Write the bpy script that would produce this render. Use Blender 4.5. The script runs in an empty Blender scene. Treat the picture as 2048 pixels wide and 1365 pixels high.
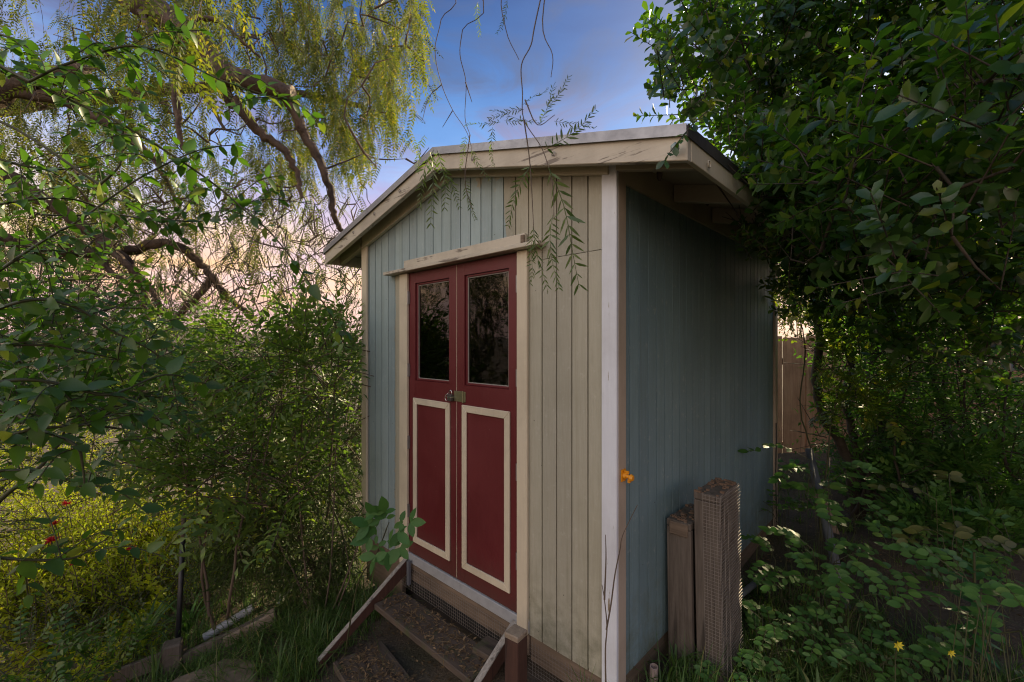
import bpy, bmesh, math, random
import numpy as np
from mathutils import Vector, Matrix
R = math.radians
rng = np.random.default_rng(7)
random.seed(7)
sc = bpy.context.scene

# ------------------------------------------------------------------ camera
F, CX, HY, CAMZ = 887.0, 1024.0, 688.0, 1.75       # photo pixels (2048 wide), eye height
cam_d = bpy.data.cameras.new("camera")
cam = bpy.data.objects.new("camera", cam_d)
sc.collection.objects.link(cam)
cam.location = (0, 0, CAMZ)
cam.rotation_euler = (R(90), 0, 0)
cam_d.sensor_width = 36
cam_d.lens = F / 2048 * 36
cam_d.shift_y = (HY - 682.5) / 2048
cam_d.clip_start = 0.05
cam_d.clip_end = 6000
cam_d.dof.use_dof = True
cam_d.dof.focus_distance = 2.7
cam_d.dof.aperture_fstop = 8.0
sc.camera = cam

# ------------------------------------------------------------------ sky, sun, exposure
SUN_EL, SUN_AZ = 27.0, 36.0      # elevation; azimuth clockwise from +Y (towards +X)
w = bpy.data.worlds.new("World"); sc.world = w; w.use_nodes = True
nt = w.node_tree; nt.nodes.clear()
def wn(t, **k):
    n = nt.nodes.new(t)
    for a, b in k.items(): setattr(n, a, b)
    return n
sky = wn('ShaderNodeTexSky', sky_type='NISHITA', sun_disc=False)
sky.sun_elevation = R(SUN_EL); sky.sun_rotation = R(SUN_AZ)
sky.air_density = 1.0; sky.dust_density = 1.5; sky.ozone_density = 1.5
tc = wn('ShaderNodeTexCoord')
sep = wn('ShaderNodeSeparateXYZ'); nt.links.new(tc.outputs['Generated'], sep.inputs[0])
asn = wn('ShaderNodeMath', operation='ARCSINE'); nt.links.new(sep.outputs[2], asn.inputs[0])
def wmath(op, a, b=None, c=None):
    n = wn('ShaderNodeMath', operation=op)
    for i, v in enumerate((a, b, c)):
        if v is None: continue
        if isinstance(v, (int, float)): n.inputs[i].default_value = v
        else: nt.links.new(v, n.inputs[i])
    return n.outputs[0]
elev = wmath('MULTIPLY', asn.outputs[0], 2 / math.pi)      # 0 horizon .. 1 zenith
mp = wn('ShaderNodeMapping'); mp.inputs['Scale'].default_value = (1.5, 1.5, 4.6)
nt.links.new(tc.outputs['Generated'], mp.inputs[0])
cl = wn('ShaderNodeTexNoise'); cl.inputs['Scale'].default_value = 1.6; cl.inputs['Detail'].default_value = 6
cl.inputs['Roughness'].default_value = 0.55; cl.inputs['Distortion'].default_value = 0.5
nt.links.new(mp.outputs[0], cl.inputs['Vector'])
wob = wmath('MULTIPLY_ADD', cl.outputs['Fac'], 0.11, -0.055)
el_w = wmath('ADD', elev, wob)
def el_ramp(stops):
    r = wn('ShaderNodeValToRGB'); nt.links.new(el_w, r.inputs[0]); er = r.color_ramp
    while len(er.elements) < len(stops): er.elements.new(.5)
    for e, (p, c) in zip(er.elements, stops): e.position = p; e.color = (*c, 1)
    return r.outputs[0]
cool = el_ramp([(0.0, (.27, .17, .16)), (.035, (.36, .21, .20)), (.075, (.58, .32, .15)), (.12, (.56, .37, .21)), (.17, (.32, .30, .37)), (.22, (.17, .23, .39)), (.27, (.062, .150, .335)),
                (.33, (.020, .078, .228)), (.42, (.006, .034, .128)), (.6, (.006, .036, .130)), (1.0, (.006, .034, .12))])
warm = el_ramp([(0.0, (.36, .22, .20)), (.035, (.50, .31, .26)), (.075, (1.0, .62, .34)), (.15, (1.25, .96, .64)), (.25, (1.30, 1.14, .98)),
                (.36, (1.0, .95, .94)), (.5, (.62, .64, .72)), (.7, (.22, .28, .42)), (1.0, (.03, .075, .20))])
# glow azimuth: warm glow added out of view, behind-left, to light the front wall
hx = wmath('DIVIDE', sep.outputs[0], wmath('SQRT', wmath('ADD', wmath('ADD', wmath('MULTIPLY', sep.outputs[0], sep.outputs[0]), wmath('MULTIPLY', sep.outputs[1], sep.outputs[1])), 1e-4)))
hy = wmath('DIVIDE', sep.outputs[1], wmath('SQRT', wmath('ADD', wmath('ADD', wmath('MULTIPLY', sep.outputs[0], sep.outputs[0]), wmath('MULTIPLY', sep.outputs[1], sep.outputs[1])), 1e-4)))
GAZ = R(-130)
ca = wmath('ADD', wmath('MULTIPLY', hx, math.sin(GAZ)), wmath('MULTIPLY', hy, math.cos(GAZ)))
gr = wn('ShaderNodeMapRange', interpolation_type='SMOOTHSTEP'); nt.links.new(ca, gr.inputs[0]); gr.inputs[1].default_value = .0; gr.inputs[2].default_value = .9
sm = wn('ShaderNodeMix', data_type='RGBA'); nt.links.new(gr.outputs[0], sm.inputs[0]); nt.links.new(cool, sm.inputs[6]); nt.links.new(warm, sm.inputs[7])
cl2 = wn('ShaderNodeTexNoise'); cl2.inputs['Scale'].default_value = 3.4; cl2.inputs['Detail'].default_value = 7
cl2.inputs['Roughness'].default_value = 0.6; cl2.inputs['Distortion'].default_value = 0.8
mp2 = wn('ShaderNodeMapping'); mp2.inputs['Scale'].default_value = (1.0, 1.0, 3.4); mp2.inputs['Location'].default_value = (3.1, 0.4, 1.7)
nt.links.new(tc.outputs['Generated'], mp2.inputs[0]); nt.links.new(mp2.outputs[0], cl2.inputs['Vector'])
cm = wn('ShaderNodeMapRange'); cm.inputs['From Min'].default_value = .44; cm.inputs['From Max'].default_value = .64
cm.inputs['To Max'].default_value = .92
nt.links.new(cl2.outputs['Fac'], cm.inputs[0])
mx = wn('ShaderNodeMix', data_type='RGBA'); nt.links.new(cm.outputs[0], mx.inputs['Factor'])
nt.links.new(sm.outputs[2], mx.inputs[6])
cr = wn('ShaderNodeValToRGB'); nt.links.new(elev, cr.inputs[0])        # cloud tone by height above the horizon
ce = cr.color_ramp; ce.elements[0].position = .02; ce.elements[0].color = (.62, .40, .36, 1)
ce.elements[1].position = .2; ce.elements[1].color = (.22, .18, .30, 1)
e = ce.elements.new(.34); e.color = (.034, .050, .110, 1)
nt.links.new(cr.outputs[0], mx.inputs[7])
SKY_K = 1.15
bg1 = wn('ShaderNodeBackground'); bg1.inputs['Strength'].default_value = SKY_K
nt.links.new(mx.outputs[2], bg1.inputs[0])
bg2 = wn('ShaderNodeBackground'); bg2.inputs['Strength'].default_value = 0.014
nt.links.new(sky.outputs[0], bg2.inputs[0])
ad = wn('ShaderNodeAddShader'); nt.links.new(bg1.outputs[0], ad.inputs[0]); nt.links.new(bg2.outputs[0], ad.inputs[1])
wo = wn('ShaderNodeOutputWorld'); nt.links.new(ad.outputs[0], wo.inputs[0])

sun_d = bpy.data.lights.new("sun", 'SUN'); sun_d.energy = 5.0; sun_d.angle = R(0.6); sun_d.color = (1, .80, .50)
sun = bpy.data.objects.new("sun", sun_d); sc.collection.objects.link(sun)
sd = Vector((math.sin(R(SUN_AZ)) * math.cos(R(SUN_EL)), math.cos(R(SUN_AZ)) * math.cos(R(SUN_EL)), math.sin(R(SUN_EL))))
sun.rotation_euler = sd.to_track_quat('Z', 'Y').to_euler()
sun.location = (8, 12, 9)

vs = sc.view_settings
vs.view_transform = 'Standard'; vs.look = 'None'; vs.exposure = 0.9; vs.gamma = 1; vs.use_curve_mapping = False
sc.render.engine = 'CYCLES'
cy = sc.cycles
cy.use_denoising = True
try: cy.denoiser = 'OPENIMAGEDENOISE'
except Exception: pass
cy.max_bounces = 5; cy.diffuse_bounces = 3; cy.glossy_bounces = 2; cy.transmission_bounces = 4; cy.transparent_max_bounces = 6; cy.filter_width = 1.1
cy.caustics_reflective = False; cy.caustics_refractive = False
cy.sample_clamp_indirect = 6

# ------------------------------------------------------------------ helpers
COL = sc.collection
def P(px, py, d):
    """photo pixel at a chosen distance along the view axis -> world point"""
    return np.array(((px - CX) / F * d, d, CAMZ - (py - HY) / F * d))
def to_px(p):
    p = np.asarray(p); return CX + F * p[..., 0] / p[..., 1], HY - F * (p[..., 2] - CAMZ) / p[..., 1]
def sstep(a, b, x):
    t = np.clip((np.asarray(x, float) - a) / (b - a), 0, 1); return t * t * (3 - 2 * t)
def thing(name, label, cat, loc=(0, 0, 0), rotz=0, group=None):
    o = bpy.data.objects.new(name, None); COL.objects.link(o)
    o.empty_display_size = .2
    o.location = loc; o.rotation_euler = (0, 0, rotz); o['label'] = label; o['category'] = cat
    if group: o['group'] = group
    return o
def tag(o, label, cat, group=None):
    o['label'] = label; o['category'] = cat
    if group: o['group'] = group
    return o
def link(name, me, mat, parent=None, label=None, kind=None):
    o = bpy.data.objects.new(name, me); COL.objects.link(o)
    if mat is not None and not me.materials: me.materials.append(mat)
    if parent is not None: o.parent = parent
    if label: o['label'] = label
    if kind: o['kind'] = kind
    return o
def mesh_np(name, V, Fs, smooth=False):
    """V (n,3); Fs list of (m,k) index arrays"""
    me = bpy.data.meshes.new(name)
    V = np.asarray(V, np.float32)
    Fs = [np.asarray(f, np.int32) for f in Fs if len(f)]
    nl = sum(f.size for f in Fs); npoly = sum(len(f) for f in Fs)
    me.vertices.add(len(V)); me.vertices.foreach_set('co', V.ravel())
    me.loops.add(nl); me.polygons.add(npoly)
    me.loops.foreach_set('vertex_index', np.concatenate([f.ravel() for f in Fs]))
    st = []; o = 0
    for f in Fs:
        st.append(o + np.arange(len(f)) * f.shape[1]); o += f.size
    me.polygons.foreach_set('loop_start', np.concatenate(st).astype(np.int32))
    if smooth: me.polygons.foreach_set('use_smooth', np.ones(npoly, bool))
    me.update(calc_edges=True); me.validate()
    return me
class MB:
    """collects simple solids; build() makes one mesh"""
    def __init__(s): s.v = []; s.f = []
    def add(s, v, f):
        o = len(s.v); s.v += [tuple(map(float, p)) for p in v]; s.f += [tuple(i + o for i in q) for q in f]; return s
    def box(s, a, b):
        x0, y0, z0 = np.minimum(a, b); x1, y1, z1 = np.maximum(a, b)
        return s.add([(x0,y0,z0),(x1,y0,z0),(x1,y1,z0),(x0,y1,z0),(x0,y0,z1),(x1,y0,z1),(x1,y1,z1),(x0,y1,z1)],
                     [(0,3,2,1),(4,5,6,7),(0,1,5,4),(1,2,6,5),(2,3,7,6),(3,0,4,7)])
    def prism(s, poly, ext):
        """poly: list of 3D points (planar), ext: extrusion vector"""
        n = len(poly); e = np.array(ext)
        v = [np.array(p, float) for p in poly] + [np.array(p, float) + e for p in poly]
        f = [tuple(range(n))[::-1], tuple(range(n, 2 * n))] + [(i, (i + 1) % n, n + (i + 1) % n, n + i) for i in range(n)]
        return s.add(v, f)
    def tube(s, pts, rad, n=6, cap=True):
        V, Fq = tube_np(np.array(pts, float), rad, n)
        o = len(s.v); s.add(V, [tuple(q) for q in Fq])
        if cap:
            m = len(pts); s.f.append(tuple(o + i for i in range(n))[::-1]); s.f.append(tuple(o + (m - 1) * n + i for i in range(n)))
        return s
    def mesh(s, name, smooth=False, bevel=0, seg=1):
        me = bpy.data.meshes.new(name); me.from_pydata(s.v, [], s.f)
        bm = bmesh.new(); bm.from_mesh(me)
        bmesh.ops.recalc_face_normals(bm, faces=bm.faces)
        if bevel: bmesh.ops.bevel(bm, geom=list(bm.edges), offset=bevel, segments=seg, affect='EDGES', profile=.5)
        bm.to_mesh(me); bm.free()
        if smooth:
            for p in me.polygons: p.use_smooth = True
        me.update(); return me
    def build(s, name, mat, parent=None, label=None, kind=None, **k):
        return link(name, s.mesh(name, **k), mat, parent, label, kind)
def tube_np(pts, rad, n=5):
    pts = np.asarray(pts, float); m = len(pts)
    rad = np.full(m, rad, float) if np.isscalar(rad) else np.asarray(rad, float)
    tan = np.gradient(pts, axis=0); tan /= np.linalg.norm(tan, axis=1, keepdims=True) + 1e-9
    up = np.array((0., 0., 1.)) if abs(tan[0, 2]) < .9 else np.array((1., 0., 0.))
    V = np.zeros((m, n, 3)); u = np.cross(tan[0], up); u /= np.linalg.norm(u)
    a = np.arange(n) / n * 2 * math.pi
    for i in range(m):
        u = u - tan[i] * (u @ tan[i]); u /= np.linalg.norm(u) + 1e-9
        v = np.cross(tan[i], u)
        V[i] = pts[i] + rad[i] * (np.cos(a)[:, None] * u + np.sin(a)[:, None] * v)
    i = np.arange(m - 1)[:, None] * n; j = np.arange(n)[None]; k = (np.arange(n)[None] + 1) % n
    Fq = np.stack([i + j, i + k, i + n + k, i + n + j], -1).reshape(-1, 4)
    return V.reshape(-1, 3), Fq
class NP:
    """collects numpy geometry of quads"""
    def __init__(s): s.V = []; s.F = []; s.n = 0
    def add(s, V, Fq): s.V.append(V); s.F.append(np.asarray(Fq) + s.n); s.n += len(V)
    def tube(s, pts, rad, n=4): s.add(*tube_np(pts, rad, n))
    def build(s, name, mat, parent=None, loc=(0, 0, 0), smooth=True, label=None, kind=None):
        if not s.V: return None
        me = mesh_np(name, np.concatenate(s.V) - np.asarray(loc), [np.concatenate(s.F)], smooth)
        return link(name, me, mat, parent, label, kind)
def smooth_line(pts, k=6):
    """Catmull-Rom through the points"""
    p = np.asarray(pts, float)
    if len(p) < 3: return np.array([p[0] + (p[-1] - p[0]) * t for t in np.linspace(0, 1, k)])
    q = np.vstack([2 * p[0] - p[1], p, 2 * p[-1] - p[-2]]); out = []
    for i in range(1, len(q) - 2):
        for t in np.arange(k) / k:
            out.append(.5 * ((2 * q[i]) + (-q[i-1] + q[i+1]) * t + (2*q[i-1] - 5*q[i] + 4*q[i+1] - q[i+2]) * t*t + (-q[i-1] + 3*q[i] - 3*q[i+1] + q[i+2]) * t**3))
    out.append(p[-1]); return np.array(out)

# ------------------------------------------------------------------ materials
class Mat:
    def __init__(s, name):
        s.m = bpy.data.materials.new(name); s.m.use_nodes = True; s.t = s.m.node_tree
        s.b = s.t.nodes['Principled BSDF']; s.out = s.t.nodes['Material Output']
    def n(s, t, **k):
        n = s.t.nodes.new(t)
        for a, b in k.items(): setattr(n, a, b)
        return n
    def l(s, a, b): s.t.links.new(a, b)
    def noise(s, scale, detail=4, rough=.6, vec=None, stretch=None, loc=(0, 0, 0), obj=True):
        n = s.n('ShaderNodeTexNoise'); n.inputs['Scale'].default_value = scale; n.inputs['Detail'].default_value = detail
        n.inputs['Roughness'].default_value = rough
        c = s.n('ShaderNodeTexCoord'); m = s.n('ShaderNodeMapping')
        m.inputs['Scale'].default_value = stretch or (1, 1, 1); m.inputs['Location'].default_value = loc
        s.l(c.outputs['Object'], m.inputs[0]); s.l(m.outputs[0], n.inputs['Vector']); return n.outputs['Fac']
    def range(s, v, a, b, c=0., d=1.):
        n = s.n('ShaderNodeMapRange'); s.l(v, n.inputs[0])
        for i, x in enumerate((a, b, c, d)): n.inputs[i + 1].default_value = x
        return n.outputs[0]
    def mix(s, f, a, b, blend='MIX'):
        n = s.n('ShaderNodeMix', data_type='RGBA', blend_type=blend)
        for v, i in ((f, 0), (a, 6), (b, 7)):
            if isinstance(v, (int, float)): n.inputs[i].default_value = v
            elif isinstance(v, tuple): n.inputs[i].default_value = (*v, 1)
            else: s.l(v, n.inputs[i])
        return n.outputs[2]
    def math(s, op, a, b=None):
        n = s.n('ShaderNodeMath', operation=op)
        for i, v in enumerate((a, b)):
            if v is None: continue
            if isinstance(v, (int, float)): n.inputs[i].default_value = v
            else: s.l(v, n.inputs[i])
        return n.outputs[0]
    def bump(s, h, strength=.3, dist=.01):
        n = s.n('ShaderNodeBump'); n.inputs['Strength'].default_value = strength; n.inputs['Distance'].default_value = dist
        s.l(h, n.inputs['Height']); s.l(n.outputs[0], s.b.inputs['Normal'])
    def col(s, c):
        if isinstance(c, tuple): s.b.inputs['Base Color'].default_value = (*c, 1)
        else: s.l(c, s.b.inputs['Base Color'])
    def rough(s, r):
        if isinstance(r, (int, float)): s.b.inputs['Roughness'].default_value = r
        else: s.l(r, s.b.inputs['Roughness'])

def paint_mat(name, c, dirt=(.16, .13, .09), dirt_amt=.45, grain=(60, 60, 4), rough=.55, peel=None, peel_lo=.62):
    m = Mat(name)
    d = m.noise(2.2, 6, .65, loc=(3, 1, 2)); g = m.noise(1, 5, .6, stretch=grain)
    col = m.mix(m.range(d, .48, .78, 0, dirt_amt), c, dirt)
    col = m.mix(m.range(g, .35, .75, 0, .22), col, tuple(x * .62 for x in c))
    if peel:
        pn = m.noise(1, 7, .7, stretch=tuple(x * .6 for x in grain), loc=(7, 7, 7)); pm = m.noise(5, 4, .6)
        f = m.range(m.math('MULTIPLY', pn, m.math('ADD', pm, .5)), peel_lo - .02, peel_lo + .02)
        col = m.mix(f, col, peel)
    m.col(col); m.rough(rough); m.bump(g, .35, .004); return m.m

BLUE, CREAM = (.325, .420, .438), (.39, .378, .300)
def siding_mat(name, side=False):
    m = Mat(name)
    g = m.noise(1, 6, .65, stretch=(90, 90, 5)); d = m.noise(1.7, 6, .65, loc=(3, 1, 2)); f = m.noise(28, 4, .6)
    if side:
        col = (.165, .255, .290)  # the front's blue, darkened so the paint carries the wall's shade
    else:
        c = m.n('ShaderNodeTexCoord'); sp = m.n('ShaderNodeSeparateXYZ'); m.l(c.outputs['Object'], sp.inputs[0])
        wx = m.math('ADD', sp.outputs[0], m.range(m.noise(9, 5, .6, stretch=(1, 1, .6)), 0, 1, -.045, .045))
        wz = m.math('ADD', sp.outputs[2], m.range(m.noise(7, 4, .6), 0, 1, -.03, .03))
        # old blue paint: left of the door, and the gable as far as the painter reached
        left = m.math('LESS_THAN', wx, -1.965)
        gab = m.math('MULTIPLY', m.math('LESS_THAN', wx, -.735), m.math('GREATER_THAN', wz, 2.33))
        smear = m.math('MULTIPLY', m.math('GREATER_THAN', wx, -1.0), m.math('GREATER_THAN', m.math('ADD', wz, m.range(m.noise(14, 5, .7), 0, 1, -.25, .25)), 2.80))
        gab = m.math('MULTIPLY', gab, m.math('SUBTRACT', 1, smear))
        mask = m.math('MAXIMUM', left, gab)
        col = m.mix(mask, CREAM, BLUE)
    oi = m.n('ShaderNodeObjectInfo'); col = m.mix(1., col, m.mix(oi.outputs['Random'], (.86, .86, .87), (1.08, 1.07, 1.05)), 'MULTIPLY')
    dark = m.mix(1., col, (.62, .6, .52), 'MULTIPLY')
    col = m.mix(m.range(g, .40, .72, 0, .30), col, dark)
    col = m.mix(m.range(d, .45, .8, 0, .5), col, dark)
    col = m.mix(m.range(f, .60, .72, 0, .16), col, (.62, .60, .54))
    st = m.noise(1, 4, .6, stretch=(26, 26, .7), loc=(2, 9, 4))
    col = m.mix(m.range(st, .56, .74, 0, .45), col, dark)
    vn = m.n('ShaderNodeTexVoronoi', feature='F1'); vn.inputs['Scale'].default_value = 9.0
    cc = m.n('ShaderNodeTexCoord'); m.l(cc.outputs['Object'], vn.inputs['Vector'])
    col = m.mix(m.range(vn.outputs['Distance'], .028, .036, .75, 0), col, (.05, .045, .04))
    # splash-back dirt and green film close to the ground
    c2 = m.n('ShaderNodeTexCoord'); s2 = m.n('ShaderNodeSeparateXYZ'); m.l(c2.outputs['Object'], s2.inputs[0])
    low = m.range(m.math('ADD', s2.outputs[2], m.range(m.noise(6, 5, .7), 0, 1, -.3, .3)), .05, .55, .7, 0)
    col = m.mix(m.math('MULTIPLY', low, m.range(m.noise(11, 5, .7, loc=(5, 2, 1)), .4, .65)), col, (.10, .11, .06))
    m.col(col); m.rough(.62)
    h = m.math('ADD', g, m.math('MULTIPLY', m.noise(26, 5, .7, stretch=(1.6, 1.6, .7)), .8)); m.bump(h, .42, .005)
    return m.m

def wood_mat(name, c1, c2, grain=(40, 40, 3), rough=.8, moss=0, dist=.006, strength=.5):
    m = Mat(name)
    g = m.noise(1, 7, .7, stretch=grain); d = m.noise(3.5, 5, .6, loc=(2, 5, 1)); k = m.noise(1, 3, .5, stretch=tuple(x * .35 for x in grain), loc=(9, 3, 4))
    col = m.mix(m.range(g, .32, .7), c1, c2)
    col = m.mix(m.range(d, .5, .8, 0, .55), col, tuple(x * .35 for x in c1))
    col = m.mix(m.range(k, .62, .68, 0, .7), col, tuple(x * .25 for x in c1))
    if moss: col = m.mix(m.range(m.noise(9, 5, .7, loc=(1, 8, 3)), .52, .66, 0, moss), col, (.05, .065, .02))
    m.col(col); m.rough(rough); m.bump(g, strength, dist); return m.m

def plain_mat(name, c, rough=.5, metal=0., var=.25, scale=12):
    m = Mat(name); d = m.noise(scale, 5, .65)
    m.col(m.mix(m.range(d, .4, .75, 0, 1), c, tuple(x * (1 - var) for x in c))); m.rough(m.range(d, .3, .7, rough * .8, min(1, rough * 1.25)))
    m.b.inputs['Metallic'].default_value = metal; m.bump(d, .1, .003); return m.m

def leaf_mat(name, c1, c2, c3=None, rough=.42, trans=.35, tcol=None, spec=.5, dry=0.):
    m = Mat(name)
    geo = m.n('ShaderNodeNewGeometry'); oi = m.n('ShaderNodeObjectInfo')
    r = m.math('FRACT', m.math('ADD', geo.outputs['Random Per Island'], oi.outputs['Random']))
    cr = m.n('ShaderNodeValToRGB'); m.l(r, cr.inputs[0]); e = cr.color_ramp.elements
    e[0].color = (*c1, 1); e[1].color = (*c2, 1)
    if c3: x = cr.color_ramp.elements.new(.9); x.color = (*c2, 1); e[len(e) - 1].color = (*c3, 1)
    n = m.noise(45, 3, .6)
    col = m.mix(m.range(n, .35, .75, 0, .35), cr.outputs[0], tuple(x * .55 for x in c1))
    m.col(col); m.rough(rough); m.b.inputs['Specular IOR Level'].default_value = spec
    tr = m.n('ShaderNodeBsdfTranslucent')
    m.l(m.mix(1., cr.outputs[0], tcol or (1.7, 1.9, .7), 'MULTIPLY'), tr.inputs[0])
    ms = m.n('ShaderNodeMixShader'); ms.inputs[0].default_value = trans
    m.l(m.b.outputs[0], ms.inputs[1]); m.l(tr.outputs[0], ms.inputs[2]); m.l(ms.outputs[0], m.out.inputs[0])
    return m.m

M = {}
M['siding_front'] = siding_mat('siding_front'); M['siding_shaded'] = siding_mat('siding_shaded', True)
M['cream'] = paint_mat('cream_paint', (.62, .55, .41), dirt_amt=.35)
M['cream_worn'] = paint_mat('worn_cream_paint', (.55, .50, .40), grain=(3, 70, 70), peel=(.19, .16, .125), peel_lo=.60)
M['white'] = paint_mat('white_corner_paint', (.68, .715, .77), dirt_amt=.3, peel=(.25, .20, .13), peel_lo=.68)
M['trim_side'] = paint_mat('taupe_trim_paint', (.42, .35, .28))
def door_mat():
    m = Mat('red_door_paint'); base_ = (.112, .012, .016)
    g = m.noise(1, 5, .65, stretch=(110, 110, 2.2)); d = m.noise(1.6, 6, .7, loc=(4, 2, 7)); f = m.noise(30, 6, .7, loc=(1, 1, 5))
    col = m.mix(m.range(g, .35, .7, 0, .35), base_, (.085, .011, .014)); col = m.mix(m.range(d, .42, .72, 0, .6), col, (.150, .022, .025))
    c = m.n('ShaderNodeTexCoord'); sp_ = m.n('ShaderNodeSeparateXYZ'); m.l(c.outputs['Object'], sp_.inputs[0])
    low = m.range(m.math('ADD', sp_.outputs[2], m.range(f, 0, 1, -.14, .14)), .14, .42, .55, 0)
    col = m.mix(low, col, (.07, .045, .032)); col = m.mix(m.range(f, .70, .73, 0, .7), col, (.32, .25, .19))
    m.col(col); m.rough(m.range(d, .3, .7, .34, .55)); m.bump(g, .22, .003); return m.m
M['red'] = door_mat() or paint_mat('red_door_paint', (.13, .015, .019), dirt=(.07, .012, .014), dirt_amt=.5, grain=(70, 70, 3), rough=.38)
M['soffit'] = paint_mat('soffit_paint', (.42, .37, .28), grain=(3, 60, 60))
M['grey_sill'] = plain_mat('grey_sill_paint', (.34, .35, .36), .5)
M['skirt'] = wood_mat('skirt_wood', (.11, .080, .055), (.225, .165, .115), grain=(3, 3, 40))
M['drip'] = plain_mat('galvanised_edge', (.34, .35, .38), .45, .6, .35, 7)
M['drip_shaded'] = plain_mat('shaded_roof_edge', (.05, .045, .042), .7)  # drip edge metal again, darkened for the shade along the eaves
M['roofing'] = plain_mat('roofing_felt', (.10, .10, .105), .9, 0, .5, 30)
M['hinge'] = plain_mat('grey_hinge_steel', (.30, .28, .27), .45, .7)
M['brass'] = plain_mat('dull_brass', (.36, .36, .22), .35, .85, .4)
M['lock'] = plain_mat('padlock_body', (.10, .09, .085), .45, .6)
M['chrome'] = plain_mat('bright_steel', (.7, .7, .7), .25, 1.)
M['orange'] = plain_mat('orange_plastic', (.75, .30, .01), .4)
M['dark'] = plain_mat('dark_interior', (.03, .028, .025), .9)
M['stud'] = plain_mat('interior_stud', (.30, .28, .24), .8)
M['weathered'] = wood_mat('weathered_grey_wood', (.075, .058, .044), (.165, .138, .112), grain=(45, 45, 3))
M['weathered_x'] = wood_mat('weathered_grey_wood_long', (.22, .20, .17), (.46, .43, .38), grain=(70, 6, 70), dist=.012, strength=1.)
M['tread'] = wood_mat('tread_wood', (.06, .044, .033), (.125, .094, .070), grain=(4, 45, 45), moss=.8)
M['redwood'] = wood_mat('redwood_post', (.050, .022, .015), (.090, .040, .026), grain=(45, 45, 3))
M['endgrain'] = wood_mat('post_end_grain', (.22, .17, .12), (.36, .29, .21), grain=(50, 50, 50))
M['fence'] = wood_mat('fence_boards', (.26, .14, .085), (.40, .24, .15), grain=(30, 30, 2))
M['wire'] = plain_mat('galvanised_wire', (.27, .24, .21), .55, .2)
M['pvc'] = plain_mat('dirty_pvc', (.42, .42, .43), .5, 0, .5, 9)
M['conduit'] = plain_mat('grey_conduit', (.13, .14, .155), .5, 0, .4, 9)
M['cap_pipe'] = plain_mat('pinkish_pipe', (.36, .28, .25), .6)
M['black'] = plain_mat('black_stake', (.012, .013, .016), .45)
M['stone'] = plain_mat('flagstone', (.20, .155, .11), .9, 0, .45, 9)
M['bark'] = wood_mat('pepper_bark', (.065, .044, .030), (.20, .135, .088), grain=(9, 9, 9), dist=.03, strength=.9)
M['bark_dark'] = wood_mat('dark_bark', (.030, .024, .018), (.075, .060, .045), grain=(14, 14, 14), dist=.015, strength=.7)
M['stem'] = plain_mat('green_stem', (.055, .060, .022), .6)
M['twig'] = plain_mat('dry_twig', (.115, .085, .06), .8)

# glass: thin pane, mirror-like at a glancing look
m = Mat('door_glass'); gl = m.n('ShaderNodeBsdfGlossy'); gl.inputs['Roughness'].default_value = .015
tr = m.n('ShaderNodeBsdfTransparent'); tr.inputs[0].default_value = (.75, .78, .75, 1)
fr = m.n('ShaderNodeFresnel'); fr.inputs[0].default_value = 1.55
bn = m.n('ShaderNodeBump'); bn.inputs['Strength'].default_value = .08; bn.inputs['Distance'].default_value = .01
m.l(m.noise(7, 2, .5), bn.inputs['Height']); m.l(bn.outputs[0], gl.inputs['Normal'])
ms = m.n('ShaderNodeMixShader'); m.l(fr.outputs[0], ms.inputs[0]); m.l(tr.outputs[0], ms.inputs[1]); m.l(gl.outputs[0], ms.inputs[2])
m.l(ms.outputs[0], m.out.inputs[0]); M['glass'] = m.m

# ------------------------------------------------------------------ ground
UL, UR = np.array((-.722, .692)), np.array((.692, .722))         # along the front wall to the left, along the side wall to the back
CORN = np.array((.494, 2.18))                                    # front right corner of the shed
def shed_st(x, y):
    dx, dy = np.asarray(x) - CORN[0], np.asarray(y) - CORN[1]
    return dx * UL[0] + dy * UL[1], dx * UR[0] + dy * UR[1]
def st_w(s, t, z=0.): 
    p = CORN + s * UL + t * UR; return np.array((p[0], p[1], z))
def bumps(x, y):
    return .035 * np.sin(2.1 * x + 1.3 * y + .4) * np.sin(1.7 * y - .8 * x) + .018 * np.sin(5.3 * x - 2.1 * y) * np.sin(4.6 * y + 1.1 * x + 1) + .008 * np.sin(13 * x + 3 * y) * np.sin(11 * y - 5 * x)
def ground_z(x, y):
    x = np.asarray(x, float); y = np.asarray(y, float)
    s, t = shed_st(x, y)
    z = -.07 - .27 * sstep(.9, -1.0, x)
    z = z - .11 * np.clip(-1.0 - x, 0, 1.6) - .42 * np.clip(-2.9 - x, 0, 30)
    z = z + .16 * np.clip(x - 2.4, 0, 2.5) + .02 * np.clip(y - 4, 0, 4) * sstep(0, 2, x)
    near = np.exp(-(np.hypot(x, y) / 30) ** 2)
    z = np.where(x < -2.9, z, z)
    far = -14 + 3 * np.sin(x * .021 + 1) * np.cos(y * .017)
    r = np.hypot(x, y)
    k = sstep(14, 60, r)
    hill = 46 * sstep(350, 900, r) * (.55 + .25 * np.sin(np.arctan2(x, y) * 9 + 1) + .2 * np.sin(np.arctan2(x, y) * 23))
    return z * (1 - k) + far * k + hill + bumps(x, y) * (1 - k)
m = Mat('soil')
n1 = m.noise(3.2, 8, .7); n2 = m.noise(38, 5, .7); n3 = m.noise(1.1, 5, .6, loc=(4, 2, 0))
c = m.mix(m.range(n1, .3, .7), (.050, .038, .027), (.120, .090, .062))
c = m.mix(m.range(n2, .58, .7, 0, .7), c, (.25, .195, .135))
c = m.mix(m.range(n3, .5, .68, 0, .6), c, (.035, .045, .015))
m.col(c); m.rough(.95); m.bump(m.math('ADD', n2, n1), .8, .03); M['soil'] = m.m
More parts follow.
